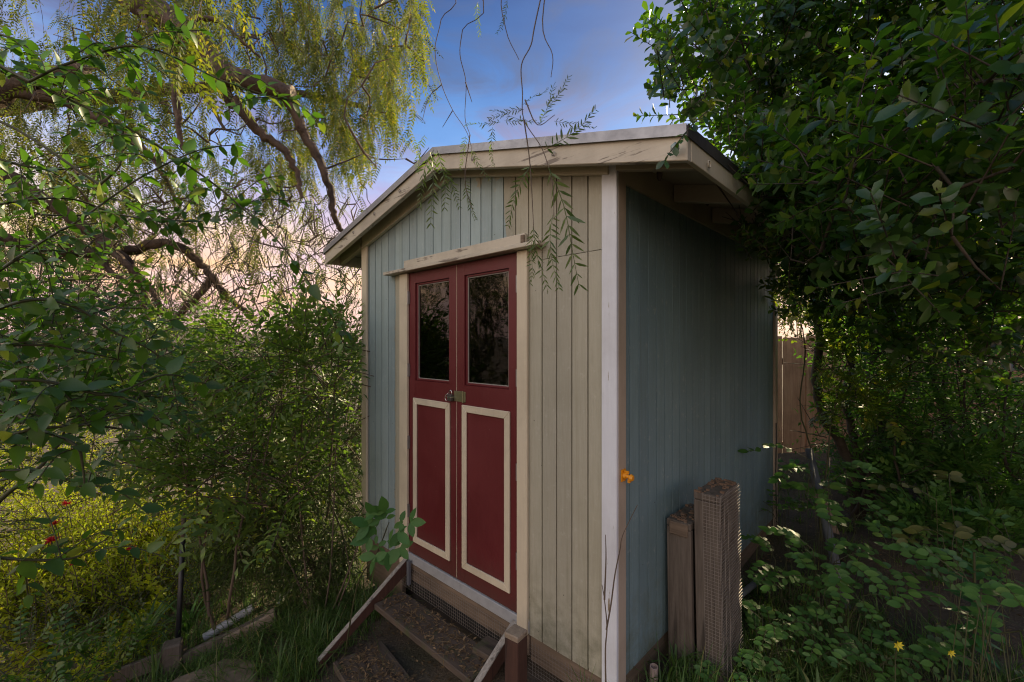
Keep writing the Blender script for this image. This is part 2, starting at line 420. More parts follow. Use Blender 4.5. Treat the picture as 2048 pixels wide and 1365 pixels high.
def grid_mesh(xs, ys):
    X, Y = np.meshgrid(xs, ys, indexing='ij'); V = np.stack([X, Y, ground_z(X, Y)], -1).reshape(-1, 3)
    nx, ny = len(xs), len(ys); i = np.arange(nx - 1)[:, None] * ny + np.arange(ny - 1)[None]
    return V, np.stack([i, i + ny, i + ny + 1, i + 1], -1).reshape(-1, 4)
def geo(a, b, n): return a * (b / a) ** (np.arange(1, n + 1) / n)
inner = np.linspace(-8, 8, 181); xs = np.concatenate([-geo(8, 2500, 34)[::-1], inner, geo(8, 2500, 34)])
V, Fq = grid_mesh(xs, xs)
g = link('ground', mesh_np('ground', V, [Fq], True), M['soil']); g['kind'] = 'structure'

# ------------------------------------------------------------------ shed (local: x = -s along the front, y = t to the back, z up)
shed = thing('garden_shed', 'small garden shed with red double doors, cream and blue grooved siding and low gable roof', 'shed', (CORN[0], CORN[1], 0), math.atan2(-UL[1], -UL[0]))
WL, WD = 2.44, 2.93
ZB, ZDOOR0, ZDOOR1 = .08, .165, 2.29
def zt(s): return 3.027 - .25 * abs(s - 1.22)          # top of the roof
def bx(s0, s1, t0, t1, z0, z1): return MB().box((-s1, t0, z0), (-s0, t1, z1))
DS0, DS1 = .545, 1.865                                  # door hole in the siding
pitch, gap = .1016, .009
k = 0; s = .035
def gable_piece(a, b, z0, top=.10, z1=None):
    pts = [(-a, z0), (-b, z0)]
    if z1 is not None: pts += [(-b, z1), (-a, z1)]
    else:
        pts += [(-b, zt(b) - top)]
        if a < 1.22 < b: pts += [(-1.22, zt(1.22) - top)]
        pts += [(-a, zt(a) - top)]
    return MB().prism([(x, -.010, z) for x, z in pts], (0, .010, 0))
while s < WL - .02:
    a, b = s + gap / 2, min(s + pitch - gap / 2, WL - .01)
    for (lo, hi) in ((a, min(b, DS0)), (max(a, DS1), b)):
        if hi - lo > .008:
            if lo < DS0 - .05 or lo < DS0 and hi < .5:
                if lo < .40:
                    gable_piece(lo, hi, ZB, z1=2.219).build('siding_board', M['siding_front'], shed)
                    gable_piece(lo, hi, 2.2225).build('siding_board', M['siding_front'], shed)
                else: gable_piece(lo, hi, ZB).build('siding_board', M['siding_front'], shed)
            else: gable_piece(lo, hi, ZB).build('siding_board', M['siding_front'], shed)
    lo, hi = max(a, DS0), min(b, DS1)
    if hi - lo > .008: gable_piece(lo, hi, 2.30).build('siding_board', M['siding_front'], shed)
    s += pitch
t = .028
while t < WD - .03:
    a, b = t + gap / 2, min(t + pitch - gap / 2, WD - .01)
    bx(-.020, -.010, a, b, ZB, 2.60).build('siding_board', M['siding_shaded'], shed)
    t += pitch
# sheathing behind the boards (closes the grooves)
sh = MB()
def sheath(s0, s1, z0, z1=None):
    pts = [(-s0, z0), (-s1, z0)]
    if z1: pts += [(-s1, z1), (-s0, z1)]
    else: pts += [(-s1, zt(s1) - .06)] + ([(-1.22, zt(1.22) - .06)] if s0 < 1.22 < s1 else []) + [(-s0, zt(s0) - .06)]
    sh.prism([(x, .0005, z) for x, z in pts], (0, .018, 0))
sheath(.0, DS0 + .06, ZB + .004); sheath(DS1 - .06, WL, ZB + .004); sheath(DS0 + .06, DS1 - .06, ZDOOR1 + .003)
sh.build('front_sheathing', M['siding_front'], shed)
bx(-.0095, .008, .02, WD, ZB + .004, 2.62).build('side_sheathing', M['siding_shaded'], shed)
bx(WL - .01, WL + .02, .02, WD, ZB, 2.62).build('left_wall', M['siding_shaded'], shed)
MB().prism([(x, WD, z) for x, z in ((.0, ZB), (-WL, ZB), (-WL, zt(WL) - .06), (-1.22, zt(1.22) - .06), (0, zt(0) - .06))], (0, .02, 0)).build('back_wall', M['siding_shaded'], shed)
bx(.02, WL - .02, .03, WD - .01, .10, .14).build('floor', M['dark'], shed)
bx(.30, 1.50, 2.2, 2.85, .14, 1.25).build('interior_shelf', M['dark'], shed)
bx(1.60, 1.69, .10, .13, .14, 2.6).build('interior_stud', M['stud'], shed)
# corner trim
bx(-.042, .042, -.034, -.0125, -.02, 2.66).build('corner_trim', M['white'], shed, 'white corner board with peeling paint near the ground', bevel=.003)
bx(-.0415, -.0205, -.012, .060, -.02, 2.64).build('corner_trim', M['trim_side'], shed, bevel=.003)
bx(WL - .055, WL + .03, -.034, -.0125, -.10, 2.64).build('corner_trim', M['cream'], shed, bevel=.003)
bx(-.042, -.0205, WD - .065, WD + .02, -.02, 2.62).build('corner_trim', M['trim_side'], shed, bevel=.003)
# skirt boards, grey sill, sill beam and wire mesh below the door
bx(.045, DS0 - .01, -.002, .035, -.07, ZB - .004).build('skirt_board', M['skirt'], shed, bevel=.004)
bx(DS1 + .01, WL, -.002, .035, -.30, ZB - .004).build('skirt_board', M['skirt'], shed, bevel=.004)
bx(-.008, .03, .06, WD - .06, -.09, ZB - .004).build('skirt_board', M['skirt'], shed, bevel=.004)
bx(DS0 - .009, DS1 + .009, -.022, .035, .088, .160).build('door_sill', M['grey_sill'], shed, bevel=.004)
bx(DS0 - .009, DS1 + .009, -.016, .035, -.04, .085).build('sill_beam', M['skirt'], shed, bevel=.004)
bx(.3, 2.3, .10, .14, -.5, .07).build('underfloor_shade', M['dark'], shed)  # near-black sheet standing in for the shade beneath the floor
ms_ = MB()
for i in range(62): x = DS0 + .01 + i * .021; ms_.box((-x, -.026, -.11), (-x - .0012, -.0248, .065))
for i in range(9): z = -.11 + i * .021; ms_.box((-DS1, -.0272, z), (-DS0, -.0262, z + .0012))
ms_.build('wire_mesh', M['wire'], shed)
ms_ = MB()
for i in range(23): x = .05 + i * .021; ms_.box((-x, -.010, -.20), (-x - .0012, -.009, .05))
for i in range(12): z = -.20 + i * .021; ms_.box((-DS0, -.0112, z), (-.045, -.0102, z + .0012))
ms_.build('wire_mesh', M['wire'], shed)
# door casing and header
bx(.537, .617, -.033, -.0125, .085, 2.288).build('door_casing', M['cream'], shed, bevel=.003)
bx(1.762, 1.868, -.033, -.0125, .05, 2.288).build('door_casing', M['cream'], shed, bevel=.003)
hd = bx(.55, 1.80, -.036, -.0125, 2.318, 2.385).build('header_board', M['cream_worn'], shed, bevel=.004)
bx(.41, 2.02, -.085, -.011, 2.2915, 2.3155).build('drip_cap', M['cream_worn'], shed, bevel=.003)
bx(.545, .572, -.05, -.037, 2.325, 2.372).build('end_block', M['skirt'], shed, bevel=.003)
bx(.60, 1.78, .024, .06, 2.25, 2.30).build('door_stop', M['dark'], shed)

def make_door(s0, s1, hinge_s, side):
    """one leaf: stiles, rails, recessed panel, glazing"""
    st_l, z0, z1 = .078, ZDOOR0, ZDOOR1 - .004
    o0, o1 = s0 + st_l, s1 - st_l; gz0, gz1 = 1.475, 2.205
    d = MB(); T0, T1 = -.012, .024
    d.box((-s1, T0, z0), (-o1, T1, z1)); d.box((-o0, T0, z0), (-s0, T1, z1))
    d.box((-o1, T0 + .0006, gz1), (-o0, T1, z1 - .001)); d.box((-o1, T0 + .0006, z0 + .001), (-o0, T1, gz0))
    door = d.build('door', M['red'], shed)
    # bevelled stops round the glass
    fr = MB(); e = .016
    fr.box((-o1, .0, gz0), (-o1 + e, T1, gz1)); fr.box((-o0 - e, .0, gz0), (-o0, T1, gz1))
    fr.box((-o1 + e, .0, gz1 - e), (-o0 - e, T1, gz1)); fr.box((-o1 + e, .0, gz0), (-o0 - e, T1, gz0 + e))
    fr.build('glazing_stop', M['red'], door, bevel=.004)
    pt = MB(); e2 = e + .005
    pt.box((-o1 + e, .007, gz0 + e), (-o1 + e2, .012, gz1 - e)); pt.box((-o0 - e2, .007, gz0 + e), (-o0 - e, .012, gz1 - e))
    pt.box((-o1 + e2, .007, gz0 + e), (-o0 - e2, .012, gz0 + e2)); pt.box((-o1 + e2, .007, gz1 - e2), (-o0 - e2, .012, gz1 - e))
    pt.build('putty_line', M['stud'], door)
    bx(o0 + e - .004, o1 - e + .004, .0125, .0160, gz0 + e - .004, gz1 - e + .004).build('glass_pane', M['glass'], door)
    # cream mouldings mitred round the lower panel
    a, b, c, dd, wd = s0 + .062, s1 - .062, .262, 1.345, .046
    for poly in ([(a, c), (b, c), (b - wd, c + wd), (a + wd, c + wd)], [(b, c), (b, dd), (b - wd, dd - wd), (b - wd, c + wd)],
                 [(b, dd), (a, dd), (a + wd, dd - wd), (b - wd, dd - wd)], [(a, dd), (a, c), (a + wd, c + wd), (a + wd, dd - wd)]):
        MB().prism([(-x, -.024, z) for x, z in poly], (0, .0116, 0)).build('moulding', M['cream'], door, bevel=.0025)
    for z in (2.10, 1.55, 1.0, .48):
        h = MB().box((-hinge_s - .013, -.020, z - .048), (-hinge_s + .013, -.0128, z + .048)); h.tube([(-hinge_s, -.024, z - .05), (-hinge_s, -.024, z + .05)], .0075, 8)
        h.build('hinge', M['hinge'], door)
    return door
door_r = make_door(.622, 1.188, .621, 1)
door_l = make_door(1.194, 1.758, 1.759, -1)
bx(1.1885, 1.1935, -.0105, .01, ZDOOR0 + .005, ZDOOR1 - .006).build('astragal', M['cream'], door_l)
# hasp on the right leaf, staple under the lock
hp = bx(1.095, 1.215, -.0178, -.0135, 1.362, 1.432).build('hasp', M['brass'], door_r, bevel=.0015)
MB().tube([(-1.118, -.020, 1.358), (-1.118, -.020, 1.436)], .006, 8).build('hasp_pin', M['brass'], hp)
pl = thing('padlock', 'dark padlock with bright steel shackle hanging on the door hasp', 'padlock', tuple(st_w(1.235, -.03, 1.36)), math.atan2(-UL[1], -UL[0]))
MB().box((-.021, -.014, .0), (.021, .012, .046)).build('lock_body', M['lock'], pl, bevel=.005, seg=2)
MB().box((-.023, -.0165, .026), (.023, .0135, .031)).build('lock_band', M['chrome'], pl, bevel=.001)
a = np.linspace(0, math.pi, 12)
MB().tube([(-.014, 0, .03)] + [(-.014 * math.cos(x), 0, .058 + .016 * math.sin(x)) for x in a] + [(.014, 0, .03)], .0035, 8).build('shackle', M['chrome'], pl, smooth=True)
MB().tube(smooth_line([(-.02, -.004, .05), (-.036, -.01, .04), (-.042, -.012, .015), (-.03, -.01, .0)], 5), .003, 6).build('wire_loop', M['chrome'], pl, smooth=True)

# roof
roof = MB()
EA, FR, BK = .443, -.186, WD + .2
def slab(sa, sb, up, dn, t0, t1):
    return MB().prism([(-sa, t0, zt(sa) - up), (-sb, t0, zt(sb) - up), (-sb, t0, zt(sb) - dn), (-sa, t0, zt(sa) - dn)], (0, t1 - t0, 0))
RF = {}
for i, (sa, sb) in enumerate(((1.2195, -EA), (1.2205, 2 * 1.22 + EA))):
    RF[i] = slab(sa, sb, 0, .014, FR, BK).build('roof_slope', M['roofing'], shed)
    slab(sa, sb, .0145, .032, FR + .01, BK - .01).build('roof_deck', M['soffit'], RF[i])
    slab(sa, sb, -.003, .044, FR - .004, FR - .0005).build('drip_edge', M['drip'], RF[i])
    sg = 1 if sb > 0 else -1
    e0 = abs(sb)
    slab(sa, sb - sg * .002, .0335, .138, FR + .012, FR + .048).build('barge_board', M['cream_worn'], RF[i], bevel=.003)
    slab(sa, sb - sg * .002, .0335, .138, BK - .05, BK - .014).build('barge_board', M['cream_worn'], RF[i])
    # eave fascia, and drip edge with the eave's shade in its colour
    bx(min(sb, sb - sg * .022), max(sb, sb - sg * .022), FR + .0495, BK - .052, zt(sb) - .132, zt(sb) - .0345).build('fascia_board', M['cream'], RF[i], bevel=.002)
    bx(min(sb + sg * .003, sb + sg * .006), max(sb + sg * .003, sb + sg * .006), FR, BK, zt(sb) - .050, zt(sb) + .002).build('drip_edge', M['drip_shaded'], RF[i])
    # frieze against the gable, rafters
    slab(sa, (0 if i == 0 else WL) - sg * .0 + sg * .0, .0335, .150, -.046, -.0125).build('frieze_board', M['cream'], RF[i], bevel=.003)
    wall_s = -.043 if i == 0 else WL + .031
    for tt in (-.045, .60, 1.21, 1.82, 2.43, 2.86):
        slab(wall_s + sg * .001, sb - sg * .024, .0335, .132, tt, tt + .04).build('rafter_tail', M['soffit'], RF[i], bevel=.002)
bx(-.036, -.0205, .062, WD - .067, 2.545, 2.695).build('frieze_board', M['soffit'], shed)
# cup hooks, eye ring, glass pulley, hanging nests
def hook(pos, r=.012):
    a = np.linspace(-1.2, 3.6, 12)
    pts = [(pos[0], pos[1] + .018, pos[2] + r)] + [(pos[0] + r * .9 * math.cos(x) - r * .4, pos[1] - .004, pos[2] + r * math.sin(x)) for x in a[::-1]]
    MB().tube(pts, .0024, 6).build('cup_hook', M['hinge'], shed, smooth=True)
for s_ in (.83, .22, 1.62, 1.98, 2.32): hook((-s_, FR + .008, zt(s_) - .085))
a = np.linspace(0, 2 * math.pi, 17)
MB().tube([(EA + .012, .02 + .014 * math.cos(x), zt(-EA) - .10 + .014 * math.sin(x)) for x in a], .0028, 6, cap=False).build('eye_ring', M['cream'], shed, smooth=True)
bp = MB().tube([(.405, FR - .018, 2.50), (.405, FR - .022, 2.515), (.405, FR - .022, 2.53), (.405, FR - .018, 2.545)], [.004, .017, .017, .004], 14)
bp.build('insulator_button', plain_mat('green_glass', (.30, .38, .34), .12), shed, smooth=True)
for (x, y, l) in ((.10, .30, .06), (.14, .22, .08), (.12, .92, .05), (.16, .84, .05)):
    z = zt(-x) - .033
    MB().tube([(x, y, z), (x, y, z - l * .3), (x, y, z - l * .7), (x, y, z - l)], [.008, .015, .014, .004], 8).build('mud_nest', M['twig'], shed, smooth=True)
# orange fence insulator on the corner
iz = 1.75 - (945 - 688) / F * 2.22
ins = MB().box((.042, .006, iz - .028), (.048, .046, iz + .03)); ins.tube([(.048, .026, iz), (.062, .026, iz), (.064, .026, iz), (.090, .026, iz - .004)], [.017, .015, .010, .010], 10)
ins.tube([(.078, .026, iz - .004), (.084, .026, iz - .004), (.088, .026, iz - .004), (.098, .026, iz - .004)], [.010, .018, .018, .012], 10)
ins.box((.050, .022, iz + .012), (.075, .030, iz + .026)); ins.box((.070, .020, iz - .03), (.082, .032, iz - .012))
ins.build('fence_insulator', M['orange'], shed, 'bright orange plastic wire insulator', bevel=.001)
# black cable down the far corner
cb = [(.052, WD - .09 + .01 * math.sin(z * 9), z) for z in np.linspace(1.0, -.05, 14)]
MB().tube(cb, .005, 6).build('cable', M['black'], shed, smooth=True)

# ------------------------------------------------------------------ things by the shed: steps, post, trays, pipes
def wbuild(mb, name, mat, parent, loc, rz=None, **k): return mb.build(name, mat, parent, **k)
SROT = math.atan2(-UL[1], -UL[0])
ZT = -.098
M['litter_wood'] = plain_mat('crumbly_wood', (.20, .13, .085), .95, 0, .6, 40)
steps = thing('wooden_steps', 'rotting wooden steps with pale stringers below the red doors', 'steps', tuple(st_w(1.2, -.3, -.3)), SROT)
o_s, o_t, o_z = 1.2, -.3, -.3
def sp(s, t, z): return (-(s - o_s), t - o_t, z - o_z)
for s0, s1, e in ((1.750, 1.778, .70), (.616, .650, .78)):
    zs = lambda t: .135 + .655 * t
    poly = [sp(s0, -.03, zs(-.03)), sp(s0, -e, zs(-e)), sp(s0, -e, zs(-e) - .05), sp(s0, -.03, zs(-.03) - .10)]
    so = MB().prism(poly, (-(s1 - s0) * 1, 0, 0)).build('stringer', M['redwood'], steps)
    poly = [sp(s0 - .003, -.028, zs(-.028) + .001), sp(s0 - .003, -e, zs(-e) + .001), sp(s0 - .003, -e, zs(-e) + .014), sp(s0 - .003, -.028, zs(-.028) + .014)]
    MB().prism(poly, (-(s1 - s0 + .006), 0, 0)).build('weathered_edge', M['weathered_x'], so, bevel=.003)
def brd(s0, s1, t0, t1, z0, z1, name, mat, rot=0, **k):
    a, b = np.array(sp(s0, t0, z0)), np.array(sp(s1, t1, z1))
    o = MB().box(a, b).build(name, mat, steps, bevel=.005, **k)
    if rot:
        c = (a + b) / 2; o.matrix_local = Matrix.Translation(c) @ Matrix.Rotation(rot, 4, 'Z') @ Matrix.Translation(-Vector(c))
    return o
brd(.70, 1.738, -.318, -.085, ZT - .042, ZT, 'tread', M['tread'])
brd(.665, .86, -.16, -.02, ZT + .002, ZT + .04, 'loose_block', M['tread'], rot=.1)
brd(.98, 1.62, -.70, -.372, -.33, -.285, 'tread', M['tread'], rot=-.12)
MB().box(sp(1.700, -.06, -.06), sp(1.725, -.035, .12)).build('bracket', M['conduit'], steps, bevel=.002)

pp = P(1032, 1270, 2.3)
post = thing('wooden_post', 'short square red-brown post beside the steps', 'post', (pp[0], pp[1], -.12), SROT + .12)
MB().box((-.043, -.043, -.25), (.043, .043, .352)).build('shaft', M['redwood'], post, bevel=.004)
MB().prism([(-.0445, -.0445, .353), (.0445, -.0445, .353), (.0445, .0445, .353), (-.0445, .0445, .353)], (0, 0, .03)).build('weathered_top', M['endgrain'], post, bevel=.005)

def tray(t0, t1, z0, z1, s_in, s_out, label, mesh, lean):
    base = st_w((s_in + s_out) / 2, (t0 + t1) / 2, z0)
    e = thing('wooden_tray', label, 'tray', tuple(base), SROT, 'wooden trays leaning on the shed side')
    hl, hw, H = (t1 - t0) / 2, abs(s_out - s_in) / 2, z1 - z0
    th = .038
    sh = lambda z: lean * (1 - z / H)          # foot stands further out
    def board(y0, y1, za, zb, name='side_board', mat=M['weathered'], x0=-hw, x1=hw):
        pts = [(x0 + sh(za), y0, za), (x1 + sh(za), y0, za), (x1 + sh(zb), y0, zb), (x0 + sh(zb), y0, zb)]
        return MB().prism(pts, (0, y1 - y0, 0)).build(name, mat, e, bevel=.004)
    board(-hl, -hl + th, 0, H - (th + .003)); board(hl - th, hl, 0, H - (th + .003))
    board(-hl - .0, hl, H - th, H, 'top_board'); board(-hl + th + .002, hl - th - .002, 0, th, 'bottom_board')
    board(-hl + th + .002, hl - th - .002, th + .002, H - th - .005, 'back_panel', M['skirt'], -hw + .0, -hw + .012)
    cr_ = MB(); r_ = random.Random(int(t0 * 1000))
    for i in range(46):
        x, y = r_.uniform(-hw, hw - .01), r_.uniform(-hl, hl); q_ = r_.uniform(.004, .014); cr_.box((x, y, H), (x + q_ * 1.6, y + q_ * 1.3, H + q_ * .8))
    cr_.build('rotten_crumbs', M['litter_wood'], e, kind='stuff')
    if mesh:
        wm = MB(); g = .0185
        for i in range(int((2 * hl) / g) + 1):
            y = -hl + i * g + .0; x = hw + .003
            wm.prism([(x + sh(0), y, 0), (x + sh(0) + .0022, y, 0), (x + sh(H) + .0022, y, H), (x + sh(H), y, H)], (0, .0022, 0))
        for i in range(int(H / g) + 1):
            z = i * g; x = hw + .0045 + .008 * math.sin(i * .21)**2
            wm.box((x + sh(z), -hl - .003, z), (x + sh(z) + .0022, hl, z + .0022))
            wm.box((-hw * .25 + sh(z), -hl - .0045, z), (x + sh(z), -hl - .0032, z + .0022))     # wrapped round the near edge
        for i in range(8):
            x = -hw * .25 + i * g
            wm.prism([(x + sh(0), -hl - .0058, 0), (x + sh(0) + .0022, -hl - .0058, 0), (x + sh(H) + .0022, -hl - .0058, H), (x + sh(H), -hl - .0058, H)], (0, .0012, 0))
        wm.build('wire_mesh', M['wire'], e)
    else:
        MB().box((-hw + .02, -hl - .012, H - .075), (hw - .012, -hl - .001, H - .004)).build('end_grain_block', M['skirt'], e, bevel=.004)
    return e
tray(.50, .83, -.06, .765, -.046, -.182, 'grey weathered wooden tray standing nearest the shed wall', False, .012)
tray(.515, .83, -.08, .945, -.192, -.322, 'taller weathered wooden tray faced with wire mesh, outermost of two', True, .02)

def pipe(name, label, a, b, r, mat, hollow=True, cat='pipe', wall=.82, group=None):
    a, b = np.array(a, float), np.array(b, float)
    e = thing(name, label, cat, tuple(a), 0, group)
    MB().tube([np.zeros(3), (b - a) * .5, b - a], r, 16, cap=not hollow).build('tube', mat, e, smooth=True)
    if hollow:
        d = (b - a) / np.linalg.norm(b - a); u = np.cross(d, (0, 0, 1.)); u /= np.linalg.norm(u); v = np.cross(d, u)
        V = []; n = 16
        for rr, off in ((r, 0), (r * wall, 0.0005), (r * wall, -.06)):
            for i in range(n): V.append((b - a) + d * off + rr * (math.cos(i / n * 6.2832) * u + math.sin(i / n * 6.2832) * v))
        Fc = [(i, (i + 1) % n, n + (i + 1) % n, n + i) for i in range(n)] + [(n + i, n + (i + 1) % n, 2 * n + (i + 1) % n, 2 * n + i) for i in range(n)] + [tuple(range(2 * n, 3 * n))]
        MB().add(V, Fc).build('open_end', mat, e)
    return e
pipe('conduit_pipe', 'long grey conduit pipe leaning among the plants right of the shed', P(1704, 1255, 2.95) + (0, 0, -.05), P(1618, 900, 3.9), .031, M['conduit'], False)
pipe('drain_pipe', 'short grey pipe lying on the leaf litter behind the trays', P(1478, 1192, 3.05), P(1520, 1160, 3.35), .022, M['conduit'], False)
pipe('stub_pipe', 'short open pinkish pipe stub standing by the shed corner', P(1306, 1395, 2.32), P(1308, 1333, 2.30), .021, M['cap_pipe'])
pipe('plastic_pipe', 'dirty white plastic pipe lying open-ended in the grass left of the steps', P(408, 1276, 3.30), P(506, 1216, 3.48), .030, M['pvc'])
pipe('plastic_pipe', 'grey plastic pipe sticking up near the foot of the thin shrub stems', P(556, 1212, 3.7), P(582, 1156, 3.85), .026, M['pvc'])
pipe('plastic_pipe', 'thin pale plastic pipe just right of the upright grey pipe', P(578, 1190, 3.85), P(592, 1163, 3.95), .016, M['pvc'])

lb = thing('leaning_board', 'short brown board propped against the grey conduit pipe', 'board', tuple(P(1668, 1058, 3.45)), 0)
MB().prism([(-.055, 0, -.02), (.05, .0, -.05), (.0, .10, .24), (-.10, .10, .24)], (.0, .02, .008)).build('plank', M['skirt'], lb, bevel=.003)

b0 = P(352, 1330, 3.15)
stake = thing('garden_stake', 'tall thin black stake with bare wooden tip in the lower left planting', 'stake', (b0[0], b0[1], b0[2] - .1))
q0, q1, q2 = b0 - b0 + (0, 0, 0), P(366, 1078, 3.25) - b0 + (0, 0, .1), P(368, 1025, 3.25) - b0 + (0, 0, .1)
MB().tube([q0, q1 * .5 + q0 * .5, q1], [.019, .017, .017], 8).build('sleeve', M['black'], stake, smooth=True)
MB().tube([q1 * .98, q2], .015, 8).build('tip', M['weathered'], stake, smooth=True)

e0 = P(345, 1320, 3.05)
edg = thing('edging', 'low timber edging with a thick square peg beside the flat stones', 'edging', (e0[0], e0[1], e0[2] - .1))
def wbox(c, half, rot, tilt=0):
    mt = Matrix.Translation(Vector(c)) @ Matrix.Rotation(rot, 4, 'Z') @ Matrix.Rotation(tilt, 4, 'Y')
    mb = MB().box(-np.array(half), np.array(half)); mb.v = [tuple(mt @ Vector(v)) for v in mb.v]; return mb
wbox((0, 0, .05), (.055, .05, .17), .5).build('peg', M['weathered'], edg, bevel=.01)
wbox((.27, .16, .12), (.26, .02, .06), .55, -.22).build('board', M['weathered'], edg, bevel=.004)
wbox((.40, .24, .16), (.17, .035, .05), .6, -.25).build('board', M['endgrain'], edg, bevel=.006)
wbox((-.24, -.06, .06), (.20, .015, .05), .38, -.22).build('board', M['weathered'], edg, bevel=.004)

def stone(px, py, d, rx, ry, seed, label):
    c = P(px, py, d); r = random.Random(seed); n = 14
    pts = [(rx * math.cos(a) * r.uniform(.82, 1.08), ry * math.sin(a) * r.uniform(.82, 1.08)) for a in (i / n * 6.2832 for i in range(n))]
    o = MB().prism([(x, y, -.06) for x, y in pts], (0, 0, .08)).build('flagstone', M['stone'], None, bevel=.012, seg=2)
    o.location = c; o.rotation_euler = (.06, -.05, .4); return tag(o, label, 'stone', 'flat stones at the foot of the slope')
stone(420, 1372, 2.82, .30, .20, 3, 'flat brown flagstone touching the timber edging peg')
stone(600, 1420, 2.62, .30, .18, 5, 'flat brown flagstone nearer the steps, half under grass')

# fence behind the shrubs
f0, f1 = np.array((2.05, 7.15)), np.array((6.6, 5.2))
fdir = (f1 - f0) / np.linalg.norm(f1 - f0)
fb = thing('board_fence', 'brown vertical board fence behind the right-hand shrubs', 'fence', (f0[0], f0[1], -.1), math.atan2(fdir[1], fdir[0]))
L = np.linalg.norm(f1 - f0); x = 0; i = 0
while x < L:
    r_ = random.Random(i); wdt = .285
    o = MB().box((x, -.011 + r_.uniform(-.003, .003), 0), (x + wdt - .008, .011, 1.95 + r_.uniform(-.015, .015))).build('board', M['fence'], fb, bevel=.002); x += wdt; i += 1
for z in (.35, 1.55): MB().box((0, .013, z), (L, .05, z + .09)).build('rail', M['fence'], fb)
for k in range(3): MB().box((k * 2.1 + .1, .052, -.3), (k * 2.1 + .19, .14, 1.9)).build('post', M['fence'], fb)

# ------------------------------------------------------------------ foliage tools
def leaf_hi(w=.5, fold=.12, curl=.12, tipp=1.6, n=4):
    """leaf along +Y, unit length, normal +Z"""
    V = [(0, 0, 0)]; Fq = []; T = []
    for i in range(1, n):
        t = i / n; hw = w / 2 * math.sin(math.pi * t ** (1 / tipp)) ** .8; z = -curl * (t * t)
        V += [(-hw, t, z + fold * hw * 2), (0, t, z), (hw, t, z + fold * hw * 2)]
    V.append((0, 1, -curl))
    q = []; 
    for i in range(n - 2):
        a = 1 + 3 * i; q += [(a, a + 1, a + 4, a + 3), (a + 1, a + 2, a + 5, a + 4)]
    last = 1 + 3 * (n - 2); e = len(V) - 1
    q += [(0, 2, 1, 1), (0, 3, 2, 2), (last, last + 1, e, e), (last + 1, last + 2, e, e)]
    return np.array(V, float), q
def leaf_lo(w=.5, fold=.2, curl=.12, mid=.45):
    V = np.array([(0, 0, 0), (-w / 2, mid, fold * w), (0, mid, 0), (w / 2, mid, fold * w), (0, 1, -curl)], float)
    return V, np.array([(0, 2, 4, 1), (0, 3, 4, 2)])
def leaf_mid(w=.5, fold=.16, curl=.12, a=.28, b=.68, wa=.8, wb=.85):
    V = np.array([(0, 0, 0), (-w / 2 * wa, a, fold * w * wa), (0, a, 0), (w / 2 * wa, a, fold * w * wa), (-w / 2 * wb, b, fold * w * wb - curl * .4), (0, b, -curl * .4), (w / 2 * wb, b, fold * w * wb - curl * .4), (0, 1, -curl)], float)
    return V, np.array([(0, 3, 2, 1), (1, 2, 5, 4), (2, 3, 6, 5), (4, 5, 6, 7)])
def hi_mesh(name, **k):
    V, q = leaf_hi(**k); q = [tuple(dict.fromkeys(f)) for f in q]
    me = bpy.data.meshes.new(name); me.from_pydata([tuple(v) for v in V], [], q); 
    for p in me.polygons: p.use_smooth = True
    me.update(); return me
def scatter(V, Fq, mats):
    """template over (N,4,4) matrices"""
    mats = np.asarray(mats); N = len(mats); n = len(V)
    W = np.einsum('nij,vj->nvi', mats[:, :3, :3], V) + mats[:, None, :3, 3]
    Fa = (np.asarray(Fq)[None] + (np.arange(N) * n)[:, None, None]).reshape(-1, np.asarray(Fq).shape[1])
    return W.reshape(-1, 3), Fa
def frames(pos, d, nrm, size):
    """(N,4,4) with +Y along d, +Z near nrm"""
    pos, d, nrm = (np.asarray(a, float) for a in (pos, d, nrm)); N = len(pos)
    size = np.broadcast_to(np.asarray(size, float), (N,))
    y = d / (np.linalg.norm(d, axis=1, keepdims=True) + 1e-9)
    x = np.cross(y, nrm); x /= np.linalg.norm(x, axis=1, keepdims=True) + 1e-9
    z = np.cross(x, y)
    Mx = np.zeros((N, 4, 4)); Mx[:, :3, 0] = x * size[:, None]; Mx[:, :3, 1] = y * size[:, None]; Mx[:, :3, 2] = z * size[:, None]
    Mx[:, :3, 3] = pos; Mx[:, 3, 3] = 1; return Mx
def rvec(n): 
    v = rng.normal(size=(n, 3)); return v / np.linalg.norm(v, axis=1, keepdims=True)
def in_ball(n, shell=.35):
    return rvec(n) * (shell + (1 - shell) * rng.random((n, 1)) ** .6)
# sprig templates: leaf frames in the sprig's own space (twig along +Y, .2 m long)
def spr_rosette(seed):
    r = np.random.default_rng(seed); pos = []; d = []; nn = []; sz = []
    for i in range(13):
        t = (i / 12) ** .7; a = i * 2.4 + r.normal() * .2; rise = .25 + .75 * t
        out = np.array((math.cos(a), rise * .8, math.sin(a))); pos.append((0, .02 + .17 * t, 0)); d.append(out)
        nn.append((-math.cos(a) * .6, 1, -math.sin(a) * .6)); sz.append(r.uniform(.040, .062) * (1 - .25 * (t > .9)))
    return frames(pos, d, nn, sz)
def spr_opposite(seed):
    r = np.random.default_rng(seed); pos = []; d = []; nn = []; sz = []
    for i in range(6):
        for s_ in (-1, 1):
            pos.append((0, .015 + .035 * i, 0)); d.append((s_, .55 + r.normal() * .15, r.normal() * .25 - .1)); nn.append((r.normal() * .2, r.normal() * .2, 1)); sz.append(r.uniform(.034, .054) * (1 - i * .05))
    pos.append((0, .21, 0)); d.append((0, 1, 0)); nn.append((0, 0, 1)); sz.append(.04)
    return frames(pos, d, nn, sz)
